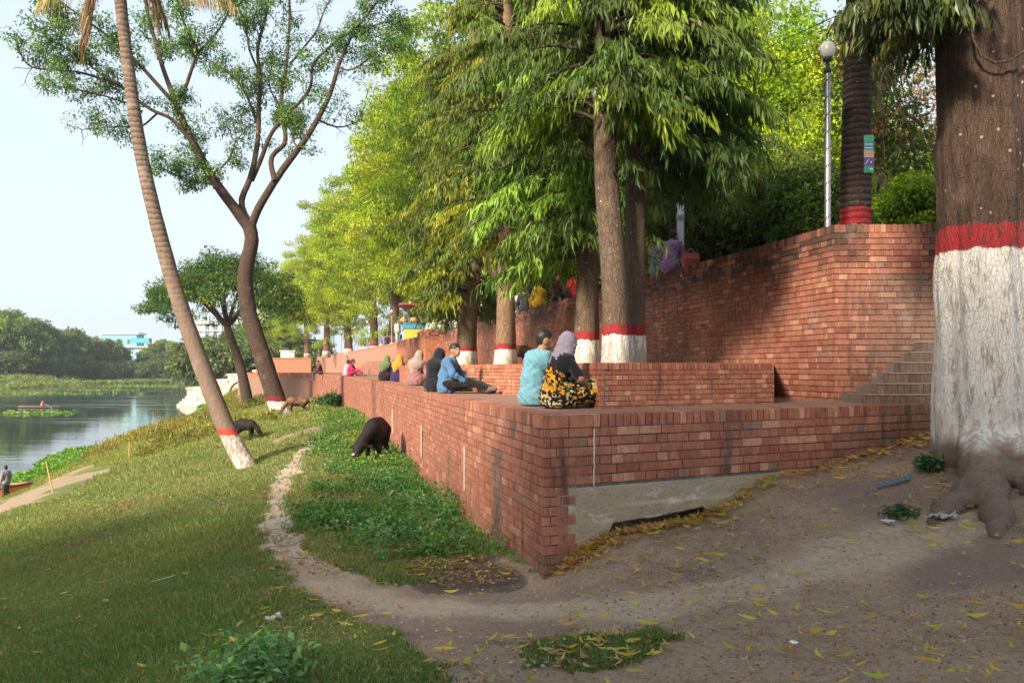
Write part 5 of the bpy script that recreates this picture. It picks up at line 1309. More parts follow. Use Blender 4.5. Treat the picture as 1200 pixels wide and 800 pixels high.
def person(label,loc,rz,pose='floor',top=(.3,.3,.3),bottom=(.05,.05,.06),hair=(.012,.010,.010),scarf=None,s=.93,h=None,long_sleeve=True,asym=None,drape=1.0,skirt=None,mats={},group=None,step_=0,headrot=0,bun=False):
    d=math.hypot(*loc[:2]); h=h or max(.0085,d*.00075)
    P={k:np.array(v,float) for k,v in POSE[pose].items()}
    if asym: 
        for k,v in asym.items(): P[k]=np.array(v,float)
    r=empty('person',loc,rz,label,'person',group,s)
    def LR(k,sg): 
        v=P[k+('L' if sg<0 else 'R')] if k+('L' if sg<0 else 'R') in P else P[k]*np.array([sg,1,1]); return v
    ch,nk,hd,wa,pel=P['ch'],P['nk'],P['hd'],P['wa'],P['pel']
    def rotz(v): c,q=math.cos(headrot),math.sin(headrot); return np.array([v[0]*c-v[1]*q,v[0]*q+v[1]*c,v[2]])
    H=lambda x,y,z: tuple(hd+rotz(np.array([x,y,z])))
    body=[cap(pel,wa,.135,.115),cap(wa,ch,.115,.13),cap(ch+(-.08,0,.06),ch+(.08,0,.06),.09),cap(ch,nk,.09,.052),cap(nk-(0,0,.03),hd-(0,.02,.03),.052,.05),
          ell(tuple(hd+(0,0,.02)),(.076,.092,.10)),ell(H(0,.02,-.035),(.058,.07,.075)),cap(H(0,.088,.012),H(0,.104,-.018),.010,.014),ell(H(0,.07,-.085),(.026,.022,.02)),
          ell(H(.077,-.005,-.008),(.012,.022,.032)),ell(H(-.077,-.005,-.008),(.012,.022,.032)),cap(H(-.02,.083,-.05),H(.02,.083,-.05),.009)]
    topP=[cap(pel+(0,0,.02),wa,.155,.135),cap(wa,ch,.135,.145),cap(ch+(-.09,0,.05),ch+(.09,0,.05),.105),cap(ch,nk-(0,0,.03),.10,.062)]
    topP+=[cap(pel+(-.05,0,-.03),pel+(.05,0,-.03),.155)]
    botP=[cap(pel+(-.06,.02,0),pel+(.06,.02,0),.135)]
    shoes=[]; 
    for sg in (-1,1):
        sh,el,wr,kn,an,toe,hip=[LR(k,sg) for k in ('sh','el','wr','kn','an','toe','hip')]
        if pose=='stand' and step_: kn=kn+(0,sg*step_*.12,0); an=an+(0,sg*step_*.28,.03 if sg*step_<0 else 0); toe=toe+(0,sg*step_*.28,0); wr=wr+(0,-sg*step_*.15,0)
        body+=[cap(sh,el,.052,.040),cap(el,wr,.042,.026),cap(hip,kn,.085,.055),cap(kn,an,.056,.035),cap(an,toe,.036,.028)]
        hdv=(wr-el)/np.linalg.norm(wr-el); sd=np.cross(hdv,[0,0,1.]); sd/=np.linalg.norm(sd)+1e-9
        pm=wr+hdv*.055; body+=[cap(wr,pm,.027,.034),cap(wr+sd*.012,pm+sd*.016,.022,.024),cap(wr-sd*.012,pm-sd*.016,.022,.024)]
        if h<.016:
            for j,(o,l) in enumerate(((-.027,.062),(-.009,.072),(.009,.068),(.027,.052))):
                a=pm+sd*o+hdv*.02; b=a+hdv*l*.55; c=b+hdv*l*.4+np.array([0,0,-.022]); body+=[cap(a,b,.010,.009),cap(b,c,.009,.0075)]
            a=wr+hdv*.02-sd*.03*sg; body+=[cap(a,a+hdv*.035-sd*.025*sg,.012,.010),cap(a+hdv*.035-sd*.025*sg,a+hdv*.062-sd*.02*sg,.010,.008)]
        e2=wr-hdv*.03 if long_sleeve else sh+(el-sh)*.85
        topP+=[cap(sh,el if long_sleeve else e2,.068,.056)]+([cap(el,e2,.056,.042)] if long_sleeve else [])
        botP+=[cap(hip,kn,.095,.070),cap(kn,an,.070,.050)]
        shoes+=[cap(an-(0,.02,.01),toe,.045,.040),cap(an-(0,0,.0),an-(0,.03,.03),.045,.04)]
    bd=sdf_obj('body',body,M_SKIN,r,h,.035)
    nm='shirt' if scarf is None else 'dress_top'
    sdf_obj(nm,topP,mats.get('top') or cm('cloth_top',top),r,h,.06,noise=.011,nf=34,fn=(lambda X,D: np.maximum(D,-X[...,2]+.006)) if pose in('floor','stretch') else None)
    if skirt is not None:
        kn=(LR('kn',-1)+LR('kn',1))/2; an=(LR('an',-1)+LR('an',1))/2
        sk=[cap(pel+(-.05,0,.0),pel+(.05,0,.0),.175),cap(wa+(0,0,.07),pel,.150,.175),cap(pel+(-.06,.05,0),LR('kn',-1),.15,.11),cap(pel+(.06,.05,0),LR('kn',1),.15,.11),cap(LR('kn',-1),LR('kn',1),.10),cap(LR('kn',-1),LR('an',-1)+(0,0,.03),.11,.08),cap(LR('kn',1),LR('an',1)+(0,0,.03),.11,.08),cap(kn,an+(0,0,.02),.12,.085)]
        fl=lambda X,D: np.maximum(D,-X[...,2]+.008) if pose in('floor','stretch') else D
        sdf_obj('skirt',sk,mats.get('skirt') or cm('cloth_skirt',skirt),r,h,.08,noise=.013,nf=30,fn=fl)
    else: sdf_obj('trousers',botP,mats.get('bottom') or cm('cloth_bottom',bottom),r,h,.05,noise=.009,nf=34)
    sdf_obj('shoes',shoes,cm('shoe',(.10,.09,.08)),r,h,.02)
    if scarf is not None:
        sc=[ell(tuple(hd+(0,-.012,.02)),(.100,.112,.128)),cap(hd-(0,.04,.05),nk-(0,.03,.03),.095,.10),cap(nk-(0,.02,.0),ch+(0,-.05,.04),.10,.12*drape),cap(nk+(-.05,-.01,-.03),ch+(-.11,-.02,.05),.08,.10*drape),cap(nk+(.05,-.01,-.03),ch+(.11,-.02,.05),.08,.10*drape)]
        if drape>1.05: sc+=[cap(ch+(0,-.05,.04),wa+(0,-.06,.05),.13*drape,.10)]
        fc=np.array(H(0,.115,-.01))
        cut=lambda X,D: np.maximum(D,-( (np.linalg.norm((X-fc)/np.array([.062,.07,.09]),axis=-1)-1)*.062))
        sdf_obj('headscarf',sc,cm('cloth_scarf',scarf),r,h,.07,noise=.009,nf=42,fn=cut)
    else:
        fc=np.array(H(0,.125,-.045)); 
        cut=lambda X,D: np.maximum(D,-((np.linalg.norm((X-fc)/np.array([.082,.085,.10]),axis=-1)-1)*.085))
        hr=[ell(tuple(hd+rotz(np.array([0,-.014,.038]))),(.087,.101,.098)),ell(H(0,-.045,-.02),(.070,.055,.065))]
        if bun: hr+=[cap(H(0,-.06,.0),H(.0,-.09,-.18),.07,.06),ell(H(0,-.05,.05),(.09,.09,.09))]
        sdf_obj('hair',hr,cm('hair',hair),r,h,.02,noise=.003,nf=90,fn=cut)
    if d<20:
        e=MB()
        for sg in (-1,1): c=H(sg*.030,.083,.010); e.lathe([(0,-.007),(.008,-.004),(.010,0),(.008,.004),(0,.007)],8,c,col=(.03,.02,.02))
        e.obj('eyes',plain('eye_dark',(.02,.015,.012),.2),r)
    return r
def hd_(vx,vy): return math.atan2(-vx,vy)   # rotation that turns local +y to (vx,vy)
ZT=-.43
def seat(px,d): return ((px-600)/F*d,d,ZT)
person('woman at the wall corner in lilac headscarf, black top and flowered yellow skirt',(.47,8.42,ZT),hd_(.93,.38),'stretch',top=(.012,.012,.016),scarf=(.23,.195,.25),skirt=(.5,.3,.05),s=.90,drape=.75,long_sleeve=False,mats={'skirt':pattern_mat()},asym={'chL':(0,0,0)},headrot=.3)
person('man in pale blue shirt leaning to the woman with the lilac headscarf',(.24,8.98,ZT),hd_(.88,.48),'floor',top=(.13,.29,.36),bottom=(.03,.03,.035),s=.97,headrot=-.35)
person('young man in blue shirt and dark trousers sitting beside a person in black',(-1.08,13.15,ZT),hd_(.96,-.22),'stretch',top=(.065,.145,.27),bottom=(.01,.01,.012),s=.93,headrot=-.6)
person('person in black leaning behind the young man in the blue shirt',(-1.36,13.85,ZT),hd_(.75,.66),'floor',top=(.010,.010,.014),scarf=(.012,.012,.018),skirt=(.012,.012,.016),s=.86,drape=1.1)
person('woman in crumpled beige headscarf sitting left of the couple in black and blue',(-2.26,18.6,ZT),hd_(.6,.8),'floor',top=(.30,.16,.14),scarf=(.27,.20,.175),skirt=(.22,.11,.11),s=.92,drape=1.35)
person('woman in mustard yellow headscarf and purple dress on the long wall',(-3.45,23.9,ZT),hd_(.5,.85),'floor',top=(.03,.015,.07),scarf=(.42,.21,.02),skirt=(.03,.015,.07),s=.90,drape=1.15)
person('woman in green headscarf beside the one in yellow on the long wall',(-4.02,25.1,ZT),hd_(.5,.85),'floor',top=(.03,.03,.035),scarf=(.13,.19,.07),skirt=(.03,.015,.02),s=.90,drape=1.25)
person('girl in bright pink dress with black hair on the wall',(-7.75,38.2,ZT),hd_(.95,-.1),'floor',top=(.42,.02,.10),bottom=(.4,.03,.09),s=.92,bun=True)
person('girl in pale pink with black hair, left of the bright pink dress',(-8.25,39.6,ZT),hd_(.8,.5),'floor',top=(.62,.28,.38),bottom=(.6,.3,.4),s=.90,bun=True)
person('man in dark red shirt sitting on the wall edge with legs hanging over',(-11.62,48.3,ZT),hd_(-.93,-.35),'dangle',top=(.11,.02,.025),bottom=(.05,.05,.06),s=.95)
for (px,d,top,bot,st,rz,lab) in [(327,86,(.06,.10,.09),(.05,.05,.05),.8,2.9,'walker in grey green clothes, leftmost of the group on the far promenade'),(336,90,(.65,.62,.58),(.12,.10,.10),.6,.3,'walker in white shirt, second from left on the far promenade'),(341.5,87,(.03,.04,.08),(.02,.02,.03),1,3.0,'walker in dark blue shirt in the middle of the promenade group'),(346,92,(.66,.60,.52),(.4,.35,.3),.5,.1,'walker in pale clothes between the two dark clothed walkers'),(351,86,(.03,.03,.06),(.04,.06,.10),1,-.6,'walker in dark top and blue jeans, rightmost of the promenade group')]:
    x=(px-600)/F*d; person(lab,(x,d,-.86),rz,'stand',top=top,bottom=bot,s=1.0,step_=st,group='people walking on the far promenade')
UZ=1.845
person('man in purple polo shirt sitting on the tall wall beside a red bag',(3.05,15.35,UZ),hd_(.5,.85),'dangle',top=(.30,.16,.36),bottom=(.03,.03,.04),s=.93,long_sleeve=False)
person('person in grey sitting left of the man in purple on the tall wall',(2.93,15.95,UZ),hd_(.5,.85),'dangle',top=(.16,.18,.18),bottom=(.03,.03,.04),s=.93)
person('man in light grey shirt sitting on the tall wall facing the river',(.22,27.2,UZ),hd_(.1,-.99),'floor',top=(.28,.31,.36),bottom=(.02,.02,.02),s=.92)
person('person in dark clothes beside the light grey shirt on the tall wall',(.42,26.5,UZ),hd_(-.1,.99),'floor',top=(.02,.02,.025),bottom=(.02,.02,.02),s=.92)
person('woman in yellow headscarf behind the grey pole on the tall wall',(.86,24.9,UZ),hd_(-.22,.97),'floor',top=(.62,.36,.02),scarf=(.65,.38,.02),skirt=(.5,.3,.02),s=.92,drape=1.3)
person('man in dark red checked shirt near the hanging leaves above the tall wall',(1.30,23.0,UZ),hd_(.23,-.97),'floor',top=(.16,.04,.04),bottom=(.02,.02,.02),s=.95)
person('person in bright red standing behind the hanging leaves on the upper level',(1.78,23.4,UPZ-.45),hd_(.3,.8),'stand',top=(.40,.02,.03),bottom=(.05,.02,.02),s=.95)
person('person in black with a red scarf left of the forked tree on the tall wall',(-1.05,33.0,UZ),hd_(-.2,.97),'floor',top=(.010,.010,.012),scarf=(.012,.010,.012),skirt=(.01,.01,.01),s=1.0)
person('man in white shirt sitting on the bastion top, left of the white flowers',(-4.35,41.8,1.7),hd_(.3,.9),'floor',top=(.72,.68,.60),bottom=(.05,.05,.05),s=.95)
person('second man in pale shirt on the bastion top behind the flowers',(-3.75,42.4,1.7),hd_(.1,.9),'floor',top=(.66,.60,.50),bottom=(.05,.05,.05),s=.90)
person('man in dark shirt on the bastion top right of the pale shirts',(-3.0,42.6,1.7),hd_(-.3,.9),'floor',top=(.10,.04,.04),bottom=(.05,.05,.05),s=.90)
person('person in long white clothes standing at the thick trunk above the far wall',(-8.05,56,1.62),hd_(.7,-.5),'stand',top=(.66,.64,.62),bottom=(.62,.6,.58),s=1.0)
person('person in bright blue sitting on the far wall between two lamp posts',(-8.45,59.5,UZ),hd_(-.3,.95),'floor',top=(.03,.22,.42),bottom=(.03,.04,.06),s=1.0)
person('person in purple sitting on the far wall left of the blue one',(-10.55,66,UZ),hd_(-.3,.95),'floor',top=(.20,.13,.26),bottom=(.05,.05,.08),s=1.05)
person('person in dark clothes sitting right of the one in purple on the far wall',(-10.2,65.0,UZ),hd_(.3,-.95),'floor',top=(.03,.03,.04),bottom=(.03,.03,.03),s=.95)
def red_bag():
    x,y,z=at(809,312,14.6)
    r=empty('shopping_bag',(x,y,1.845),.3,'small red bag on the tall wall beside the man in purple','bag')
    m=MB(); m.add([(-.13,-.05,.0),(.13,-.05,0),(.13,.05,0),(-.13,.05,0),(-.16,-.07,.13),(.16,-.06,.13),(.15,.07,.13),(-.16,.06,.13),(-.15,-.035,.24),(.155,-.03,.245),(.15,.04,.24),(-.15,.035,.235)],[(0,3,2,1),(0,1,5,4),(1,2,6,5),(2,3,7,6),(3,0,4,7),(4,5,9,8),(5,6,10,9),(6,7,11,10),(7,4,8,11)],col=(.42,.035,.03)); m.obj('bag_body',M_VC,r)
    m=MB(); t=np.linspace(0,PI,9); m.tube(np.stack([.07*np.cos(t),np.zeros(9)-.02,.23+.09*np.sin(t)],1),.007,5,col=(.45,.3,.2)); m.obj('handle',M_VC,r)
    m=MB(); V=[(x_,-.075-.006*(1-abs(x_)*5) ,z_) for x_ in (-.09,-.05,0,.05,.09) for z_ in (.150,.166)]; m.add(V,[(2*i,2*i+2,2*i+3,2*i+1) for i in range(4)],col=(.6,.25,.1)); m.obj('print_line',M_VC,r)
red_bag()

# =================================================================== ANIMALS
def fur(name,a,b):
    t=NT(name); p=t.obj(); f=t.noise(scaled(t,p,1,1,.6),16,6,.65); g=t.noise(p,2.6,3); x,y,z=t.sep(p)
    return t.done(t.pbr(t.mix(t.step(g,.42,.62),a,b),.75,t.bump(f,.5,.02),.25))
def calf(label,loc,rz,s,mat,h=.02,graze=True,face=True,nx=0,group='calves grazing by the wall'):
    r=empty('calf',loc,rz,label,'calf',group,s)
    P=[ell((0,-.02,.64),(.185,.40,.215)),ell((0,.26,.64),(.165,.20,.225)),ell((0,-.32,.66),(.165,.18,.20)),cap((0,-.3,.82),(0,.3,.83),.05,.06)]
    nk=[cap((0,.36,.72),(0,.58,.50),.135,.09),cap((0,.58,.50),(0,.66,.38),.09,.085)]; hb=(0,.68,.34); hn=(0,.82,.10)
    P+=nk+[cap(hb,hn,.088,.05),ell((0,.83,.085),(.055,.045,.04)),cap((-.07,.64,.42),(-.21,.61,.38),.04,.018),cap((.07,.64,.42),(.21,.61,.38),.04,.018)]
    for sg in (-1,1):
        P+=[cap((sg*.11,.27,.58),(sg*.105,.30,.33),.075,.045),cap((sg*.105,.30,.33),(sg*.10,.27,.07),.042,.028),cap((sg*.10,.27,.07),(sg*.10,.295,.0),.034,.038)]
        P+=[cap((sg*.11,-.33,.62),(sg*.125,-.22,.45),.12,.075),cap((sg*.125,-.22,.45),(sg*.115,-.40,.28),.06,.038),cap((sg*.115,-.40,.28),(sg*.11,-.37,.07),.036,.027),cap((sg*.11,-.37,.07),(sg*.11,-.345,.0),.034,.038)]
    P+=[cap((0,-.48,.76),(0,-.55,.58),.03,.018),cap((0,-.55,.58),(0,-.52,.34),.018,.022),cap((0,-.52,.34),(0,-.51,.26),.035,.02)]
    if nx:
        def bend(v): v=np.array(v,float); v[0]+=nx*max(0,(v[1]-.34)/.45)*(1 if v[2]<.8 else 0); return v
        P=[(p[0],bend(p[1]),bend(p[2]),p[3],p[4]) if p[0]=='c' else (p[0],bend(p[1]),p[2],p[3]) for p in P]
    sdf_obj('body',P,mat,r,h,.06)
    if face:
        m=MB(); m.lathe([(0,0),(.03,.004),(.02,.02),(0,.03)],8,(0,.835,.27),col=(.7,.68,.65)); m.lathe([(0,-.01),(.014,0),(0,.01)],6,(.072,.74,.30),col=(.02,.02,.02)); m.lathe([(0,-.01),(.014,0),(0,.01)],6,(-.072,.74,.30),col=(.02,.02,.02))
        o=m.obj('face_blaze',M_VC,r); o.location=(nx*.95,0,0)
    return r
FD=fur('fur_black_brown',(.008,.006,.006),(.020,.009,.007)); FB_=fur('fur_brown',(.045,.022,.015),(.17,.08,.04))
x,y=(441-600)/F*16.4,16.4; calf('black calf with pale face mark grazing in the weeds by the long wall',(x,y,gz(x,y)-.02),hd_(-.02,-1.0),1.1,FD,.016,nx=.26)
x,y=(287-600)/F*24,24; calf('small black calf grazing behind the foot of the leaning palm',(x,y,gz(x,y)),hd_(1,-.18),.72,FD,.022,face=False)
x,y=(349-600)/F*32,32.; calf('brown calf half hidden behind the whitewashed foot of the leaning dark tree',(x,y,gz(x,y)),hd_(-1,-.15),.86,FB_,.024,face=False)
calf('brown calf standing in the planter behind the man in pale blue',((607-600)/F*18.8,18.8,-.03),hd_(-1,.2),.62,FB_,.024,face=False,group=None)

# =================================================================== BOATS
def hull(L,B,H,col,colin,n=15,k=11,rocker=.35):
    V=[];t=np.linspace(-1,1,n)
    for u in t:
        w=B/2*(1-abs(u)**2.6)**.75+.02; zk=rocker*H*abs(u)**2.5; zg_=H+rocker*H*1.5*max(0,abs(u)-.2)**1.6
        for a in np.linspace(-1,1,k):
            q=abs(a)**1.15; V.append((u*L/2,np.sign(a)*w*math.sin(q*PI/2)**.8,zk+(zg_-zk)*(1-math.cos(q*PI/2))))
    i=np.arange(n-1)[:,None]*k+np.arange(k-1)[None]; return np.array(V),np.stack([i,i+k,i+k+1,i+1],-1).reshape(-1,4)
def boat():
    d=25.6; bx,by,_=at(38,570,d); e=np.array([.955,.30]); L=5.4; cx,cy=bx-e[0]*L/2,by-e[1]*L/2; rz=math.atan2(e[1],e[0])
    r=empty('rowing_boat',(cx,cy,WATER+.10),rz,'orange painted wooden boat with its bow drawn up to the sandy shore','boat')
    V,Q=hull(L,1.35,.50,0,0); m=MB(); m.add(V,Q,col=(.80,.20,.04)); m.obj('hull',M_VC,r,True)
    V2=V*np.array([.965,.90,.98])+np.array([0,0,.05]); m=MB(); m.add(V2,Q,col=(.60,.20,.05)); m.obj('inner_planking',M_VC,r,True)
    m=MB(); k=11
    for c in (0,k-1): m.tube(V.reshape(-1,k,3)[:,c]+np.array([0,0,.01]),.035,6,col=(.12,.05,.04))
    m.obj('gunwale',M_VC,r)
    for x_ in (-1.2,.2,1.3): m=MB(); m.box((x_-.12,-.52,.36),(x_+.12,.52,.40),col=(.45,.15,.05)); m.obj('thwart',M_VC,r)
    m=MB(); m.prism([(1.55,-.42),(2.35,-.12),(2.35,.12),(1.55,.42)],.60,.63,col=(.10,.05,.04)); m.obj('bow_deck',M_VC,r)
    p=np.array([(7-600)/F*25.0,25.0])
    person('boy in grey top and orange waist cloth standing in the orange boat',(p[0],p[1],WATER+.30),hd_(-.9,.3),'stand',top=(.20,.20,.24),bottom=(.06,.05,.05),s=.66,long_sleeve=False)
boat()
def far_boat():
    d=88; x=(45-600)/F*d
    r=empty('narrow_boat',(x,d,WATER-.02),.03,'thin low wooden boat far out on the river with a rower lying back','boat')
    V,Q=hull(4.4,.7,.15,0,0,rocker=.5); m=MB(); m.add(V,Q,col=(.20,.12,.09)); m.obj('hull',M_VC,r,True)
    m=MB(); m.add(V*np.array([.97,.88,.98])+np.array([0,0,.04]),Q,col=(.16,.10,.07)); m.obj('inner_planking',M_VC,r,True)
    m=MB(); m.tube([(.9,-.2,.45),(1.5,-.5,.15),(1.9,-.7,-.02)],.03,5,col=(.06,.2,.35)); m.obj('oar',M_VC,r)
    person('rower in orange sitting in the thin far boat',(x+.4,d,WATER+.14),hd_(1,.1),'stretch',top=(.50,.16,.08),bottom=(.05,.1,.2),s=.9)
far_boat()
for px,l in ((58,'tiny figure in blue at the landing on the far bank'),(63,'tiny figure in white at the landing on the far bank')):
    d=188; x=(px-600)/F*d; person(l,(x,d,gz(x,d)),0,'stand',top=(.1,.2,.4) if px==58 else (.6,.6,.6),s=1.0,h=.06)
# =================================================================== TREES ON THE BANK BEHIND THE VIEWER (their shade lies over the foreground)
def shade():
    tm,lm=broad_tree_meshes(11.5,5.6,.35,170,55,.26,.15,(.05,.085,.02),(.11,.14,.02),.3,91,crown_low=.25,rzf=.46,forks=6)
    a,b=tm.data('trunk',[B_DARK],True),lm.data('crown',[M_LEAF])
    for i,(x,y,s) in enumerate([(-11.8,-2,1.1),(-5,-9.5,1.15),(-13.5,-8,1.1),(.5,-13,1.2),(-9.2,-9.6,1.25),(-3.4,-5.8,1.15),(-15,1.5,1.0)]):
        r=empty('bank_shade_tree',(x,y,gz(x,y)-.2),i*1.7,'broad leafy tree on the river bank outside the picture, nearest of the group' if i==6 else 'broad leafy tree on the river bank outside the picture','tree','shade trees on the near bank',s)
        link('trunk',a,r); link('crown',b,r)
shade()
# =================================================================== GROUND COVER
def world_px(X,Y,Z): return 600+F*X/Y, HZ-F*Z/Y
def grass():
    n=850000
    Y=3.3*np.exp(rng.random(n)*math.log(46/3.3)); X=Y*rng.uniform(-.80,.30,n)
    u=xlow(np.maximum(Y,7))-X; ok=(u>.05)|(Y<7.1); ok&=u<13.5
    X,Y=X[ok],Y[ok]
    d=dirt_mask(X,Y)
    sd=sdpoly(SAND,X,Y)
    pr=np.clip(1.0-1.5*d,0,1)*(.9+.9*np.clip(fbm(X,Y,1.4,3,55)+.45,0,1)); pr*=(sd+1.2*fbm(X,Y,.8,3,18))>-.3
    pr=np.maximum(pr,.0)
    # sparse tufts inside the trodden path
    pr=np.where((d>.5)&(Y>8),.12*(fbm(X,Y,5,2,6)>.25),pr)
    k=rng.random(len(X))<pr; X,Y=X[k],Y[k]; n=len(X)
    Z=zg(X,Y)-.008
    tall=np.clip(fbm(X,Y,.8,3,81)+.75,.5,1.5)
    h=(.030+.0022*Y)*rng.uniform(.5,1.5,n)*tall*np.where(Y>20,1.3,1); w=(.0032+.00062*Y)*rng.uniform(.7,1.3,n)
    a=rng.random(n)*2*PI; le=rng.random(n)*1.1+.2; b=rng.random(n)*2*PI
    T=np.stack([X+np.cos(b)*h*le,Y+np.sin(b)*h*le,Z+h],1)
    dx,dy=np.cos(a)*w,np.sin(a)*w
    V=np.stack([np.stack([X-dx,Y-dy,Z],1),np.stack([X+dx,Y+dy,Z],1),T],1).reshape(-1,3)
    f=np.clip(fbm(X,Y,.45,4,19)*.9+.5,0,1)[:,None]; yel=sstep(Y,16,30)[:,None]*np.clip(fbm(X,Y,.25,3,7)+.6,0,1)[:,None]
    c=np.array([.085,.165,.042])*(1-f)+np.array([.19,.22,.07])*f
    c=c*(1-yel*.75)+np.array([.25,.25,.05])*yel*.75
    br=rng.random(n)<(.10+.25*np.clip(fbm(X,Y,.9,4,41)+.1,0,1)); c[br]=np.array([.34,.25,.14])
    c=c*rng.uniform(.65,1.35,(n,1))
    me=mesh('grass',V,None,np.arange(n*3).reshape(n,3),mats=[M_LEAF],col=np.repeat(np.clip(c,0,1),3,0))
    tag(link('grass',me),'short green grass over the bank and beside the path','grass',kind='stuff')
grass()
def inpoly(P,n,box=None):
    lo=P.min(0);hi=P.max(0); out=[]
    while sum(map(len,out))<n:
        q=rng.uniform(lo,hi,(n*3,2)); k=sdpoly(P,q[:,0],q[:,1])+.45*fbm(q[:,0],q[:,1],1.1,3,14)<0; out.append(q[k])
    return np.concatenate(out)[:n]
def weeds():
    m=MB()
    q=inpoly(WEED,1500); u=xlow(q[:,1])-q[:,0]
    q=q[(u>.1)]; u=xlow(q[:,1])-q[:,0]
    near=np.exp(-u/1.2)*.8+.45+.55*fbm(q[:,0],q[:,1],.8,3,71)
    k=near>.60; q=q[k]; near=np.clip(near[k]*1.15-.2,.25,1.5); Z=zg(q[:,0],q[:,1])
    for lo,hi,L,W,base,alt in ((0,.55,.050,.034,(.07,.17,.04),(.13,.23,.05)),(.55,.85,.06,.042,(.05,.16,.04),(.10,.22,.055)),(.85,1,.055,.04,(.13,.24,.11),(.2,.29,.15))):
        r=vnoise(q[:,0]*1.7,q[:,1]*1.7,17)*.75+.25*rng.random(len(q)); s=(r>=lo*.9)&(r<hi*.9+ (1 if hi==1 else 0))
        if s.sum()==0: continue
        hh=near[s]*rng.uniform(.10,.30,s.sum())
        C=np.stack([q[s,0],q[s,1],Z[s]+hh*.55],1)
        V,Q,c=clump_leaves(C,.11+.08*near[s],38,L,W,base,alt,.4,flatz=.9,droop=-.1,shell=.5); m.add(V,Q,col=c)
    # foot of the wall further along and mixed plants up the slope
    Y=rng.uniform(15,34,420); off=np.abs(rng.normal(size=420))*.8+.15; X=xlow(Y)-off; Z=zg(X,Y)
    V,Q,c=clump_leaves(np.stack([X,Y,Z+.12],1),.24,34,.075,.05,(.09,.18,.035),(.2,.23,.05),.4,flatz=.8,droop=-.1); m.add(V,Q,col=c)
    o=m.obj('weeds',M_LEAF); tag(o,'bushy green weeds crowding the foot of the long wall','weeds',kind='stuff')
    # reddish dry stalks among the weeds
    q=inpoly(WEED,420); Z=zg(q[:,0],q[:,1]); m=MB()
    V,Q,c=clump_leaves(np.stack([q[:,0],q[:,1],Z+.10],1),.16,5,.09,.02,(.22,.12,.06),(.30,.20,.09),.4); m.add(V,Q,col=c)
    o=m.obj('dry_weeds',M_LEAF); tag(o,'dry brown leaves caught in the green weeds','dry leaves',kind='stuff')
    # bank vegetation: yellow grasses and bushes on the slope towards the water
    m=MB(); N=2600; Y=rng.uniform(24,105,N); u=rng.uniform(3.2,14.5,N); X=xlow(Y)-u; Z=zg(X,Y)
    k=((Y>36)|(u<7.5))&(fbm(X,Y,.16,3,33)+.5*sstep(u,5,12)+.3*sstep(Y,24,45)>.12)&(Z>WATER-.1)&(sdpoly(SAND,X,Y)>.4); X,Y,Z=X[k],Y[k],Z[k]; n=len(X)
    sz=rng.uniform(.25,.55,n)*(.6+.6*sstep(Y,25,60))*(1-.45*sstep(xlow(Y)-X,7,10))
    V,Q,c=clump_leaves(np.stack([X,Y,Z+sz*.45],1),sz,55,.17,.06,(.13,.15,.03),(.25,.21,.05),.45,flatz=.7,droop=-.4,var=.4); m.add(V,Q,col=c)
    # upright yellow reeds
    N=420; Y=rng.uniform(34,62,N); X=xlow(Y)-rng.uniform(7.0,11.2,N); Z=zg(X,Y)
    V,Q,c=clump_leaves(np.stack([X,Y,Z+.2],1),.35,30,.32,.045,(.26,.21,.05),(.20,.18,.05),.4,flatz=.8,droop=-2.2); m.add(V,Q,col=c)
    o=m.obj('bank_plants',M_LEAF); tag(o,'yellow green grasses and low bushes over the river slope','plants',kind='stuff')
    # floating water plants along the near shore
    m=MB(); N=16000; Y=np.exp(rng.uniform(math.log(30),math.log(190),N)); s=rng.uniform(-1,1,N)
    X=xlow(Y)-rng.uniform(8,18,N); Z=np.full(N,WATER+.06); zz_=zg(X,Y,False)
    k=(zz_<WATER+.10)&(zz_>WATER-.16-.55*np.clip(fbm(X*0+Y,X,.16,3,9)+.15,0,1)*(Y<120)); X,Y,Z=X[k],Y[k],Z[k]; n=len(X)
    V,Q,c=clump_leaves(np.stack([X,Y,Z+.05],1),.26+.003*Y,18,.17,.14,(.10,.24,.035),(.18,.30,.06),.4,flatz=.45,droop=-.5); m.add(V,Q,col=c)
    # rafts farther out and along the far bank
    rafts=[(12,484,9,.8),(50,461,20,1.5),(120,457,10,1),(165,448.2,14,1),(205,453,9,1),(150,452,8,1)]
    for (px,py,w,dp) in rafts:
        d=-WATER*F/(py-HZ); cx=(px-600)/F*d; nn=90; X=cx+rng.normal(size=nn)*w*.4; Y=d+rng.normal(size=nn)*dp*1.2; Z=np.full(nn,WATER+.02)
        V,Q,c=clump_leaves(np.stack([X,Y,Z],1),.45,10,.30,.25,(.11,.22,.04),(.20,.27,.07),.4,flatz=.15,droop=-.1); m.add(V,Q,col=c)
    # grass rim of the far bank
    N=2600; t=rng.uniform(-.66,-.38,N); t=t[(t>-.52)|(rng.random(N)<.3)]; N=len(t); Y=yfar(t)+rng.uniform(-6,22,N); X=t*Y; Z=np.maximum(zg(X,Y,False),WATER)
    V,Q,c=clump_leaves(np.stack([X,Y,Z+.2],1),1.1,16,.8,.3,(.12,.18,.04),(.24,.24,.08),.4,flatz=.4,droop=-.6); m.add(V,Q,col=c)
    o=m.obj('water_hyacinth',M_LEAF); tag(o,'bright green water plants floating along the shore','water plants',kind='stuff')
weeds()
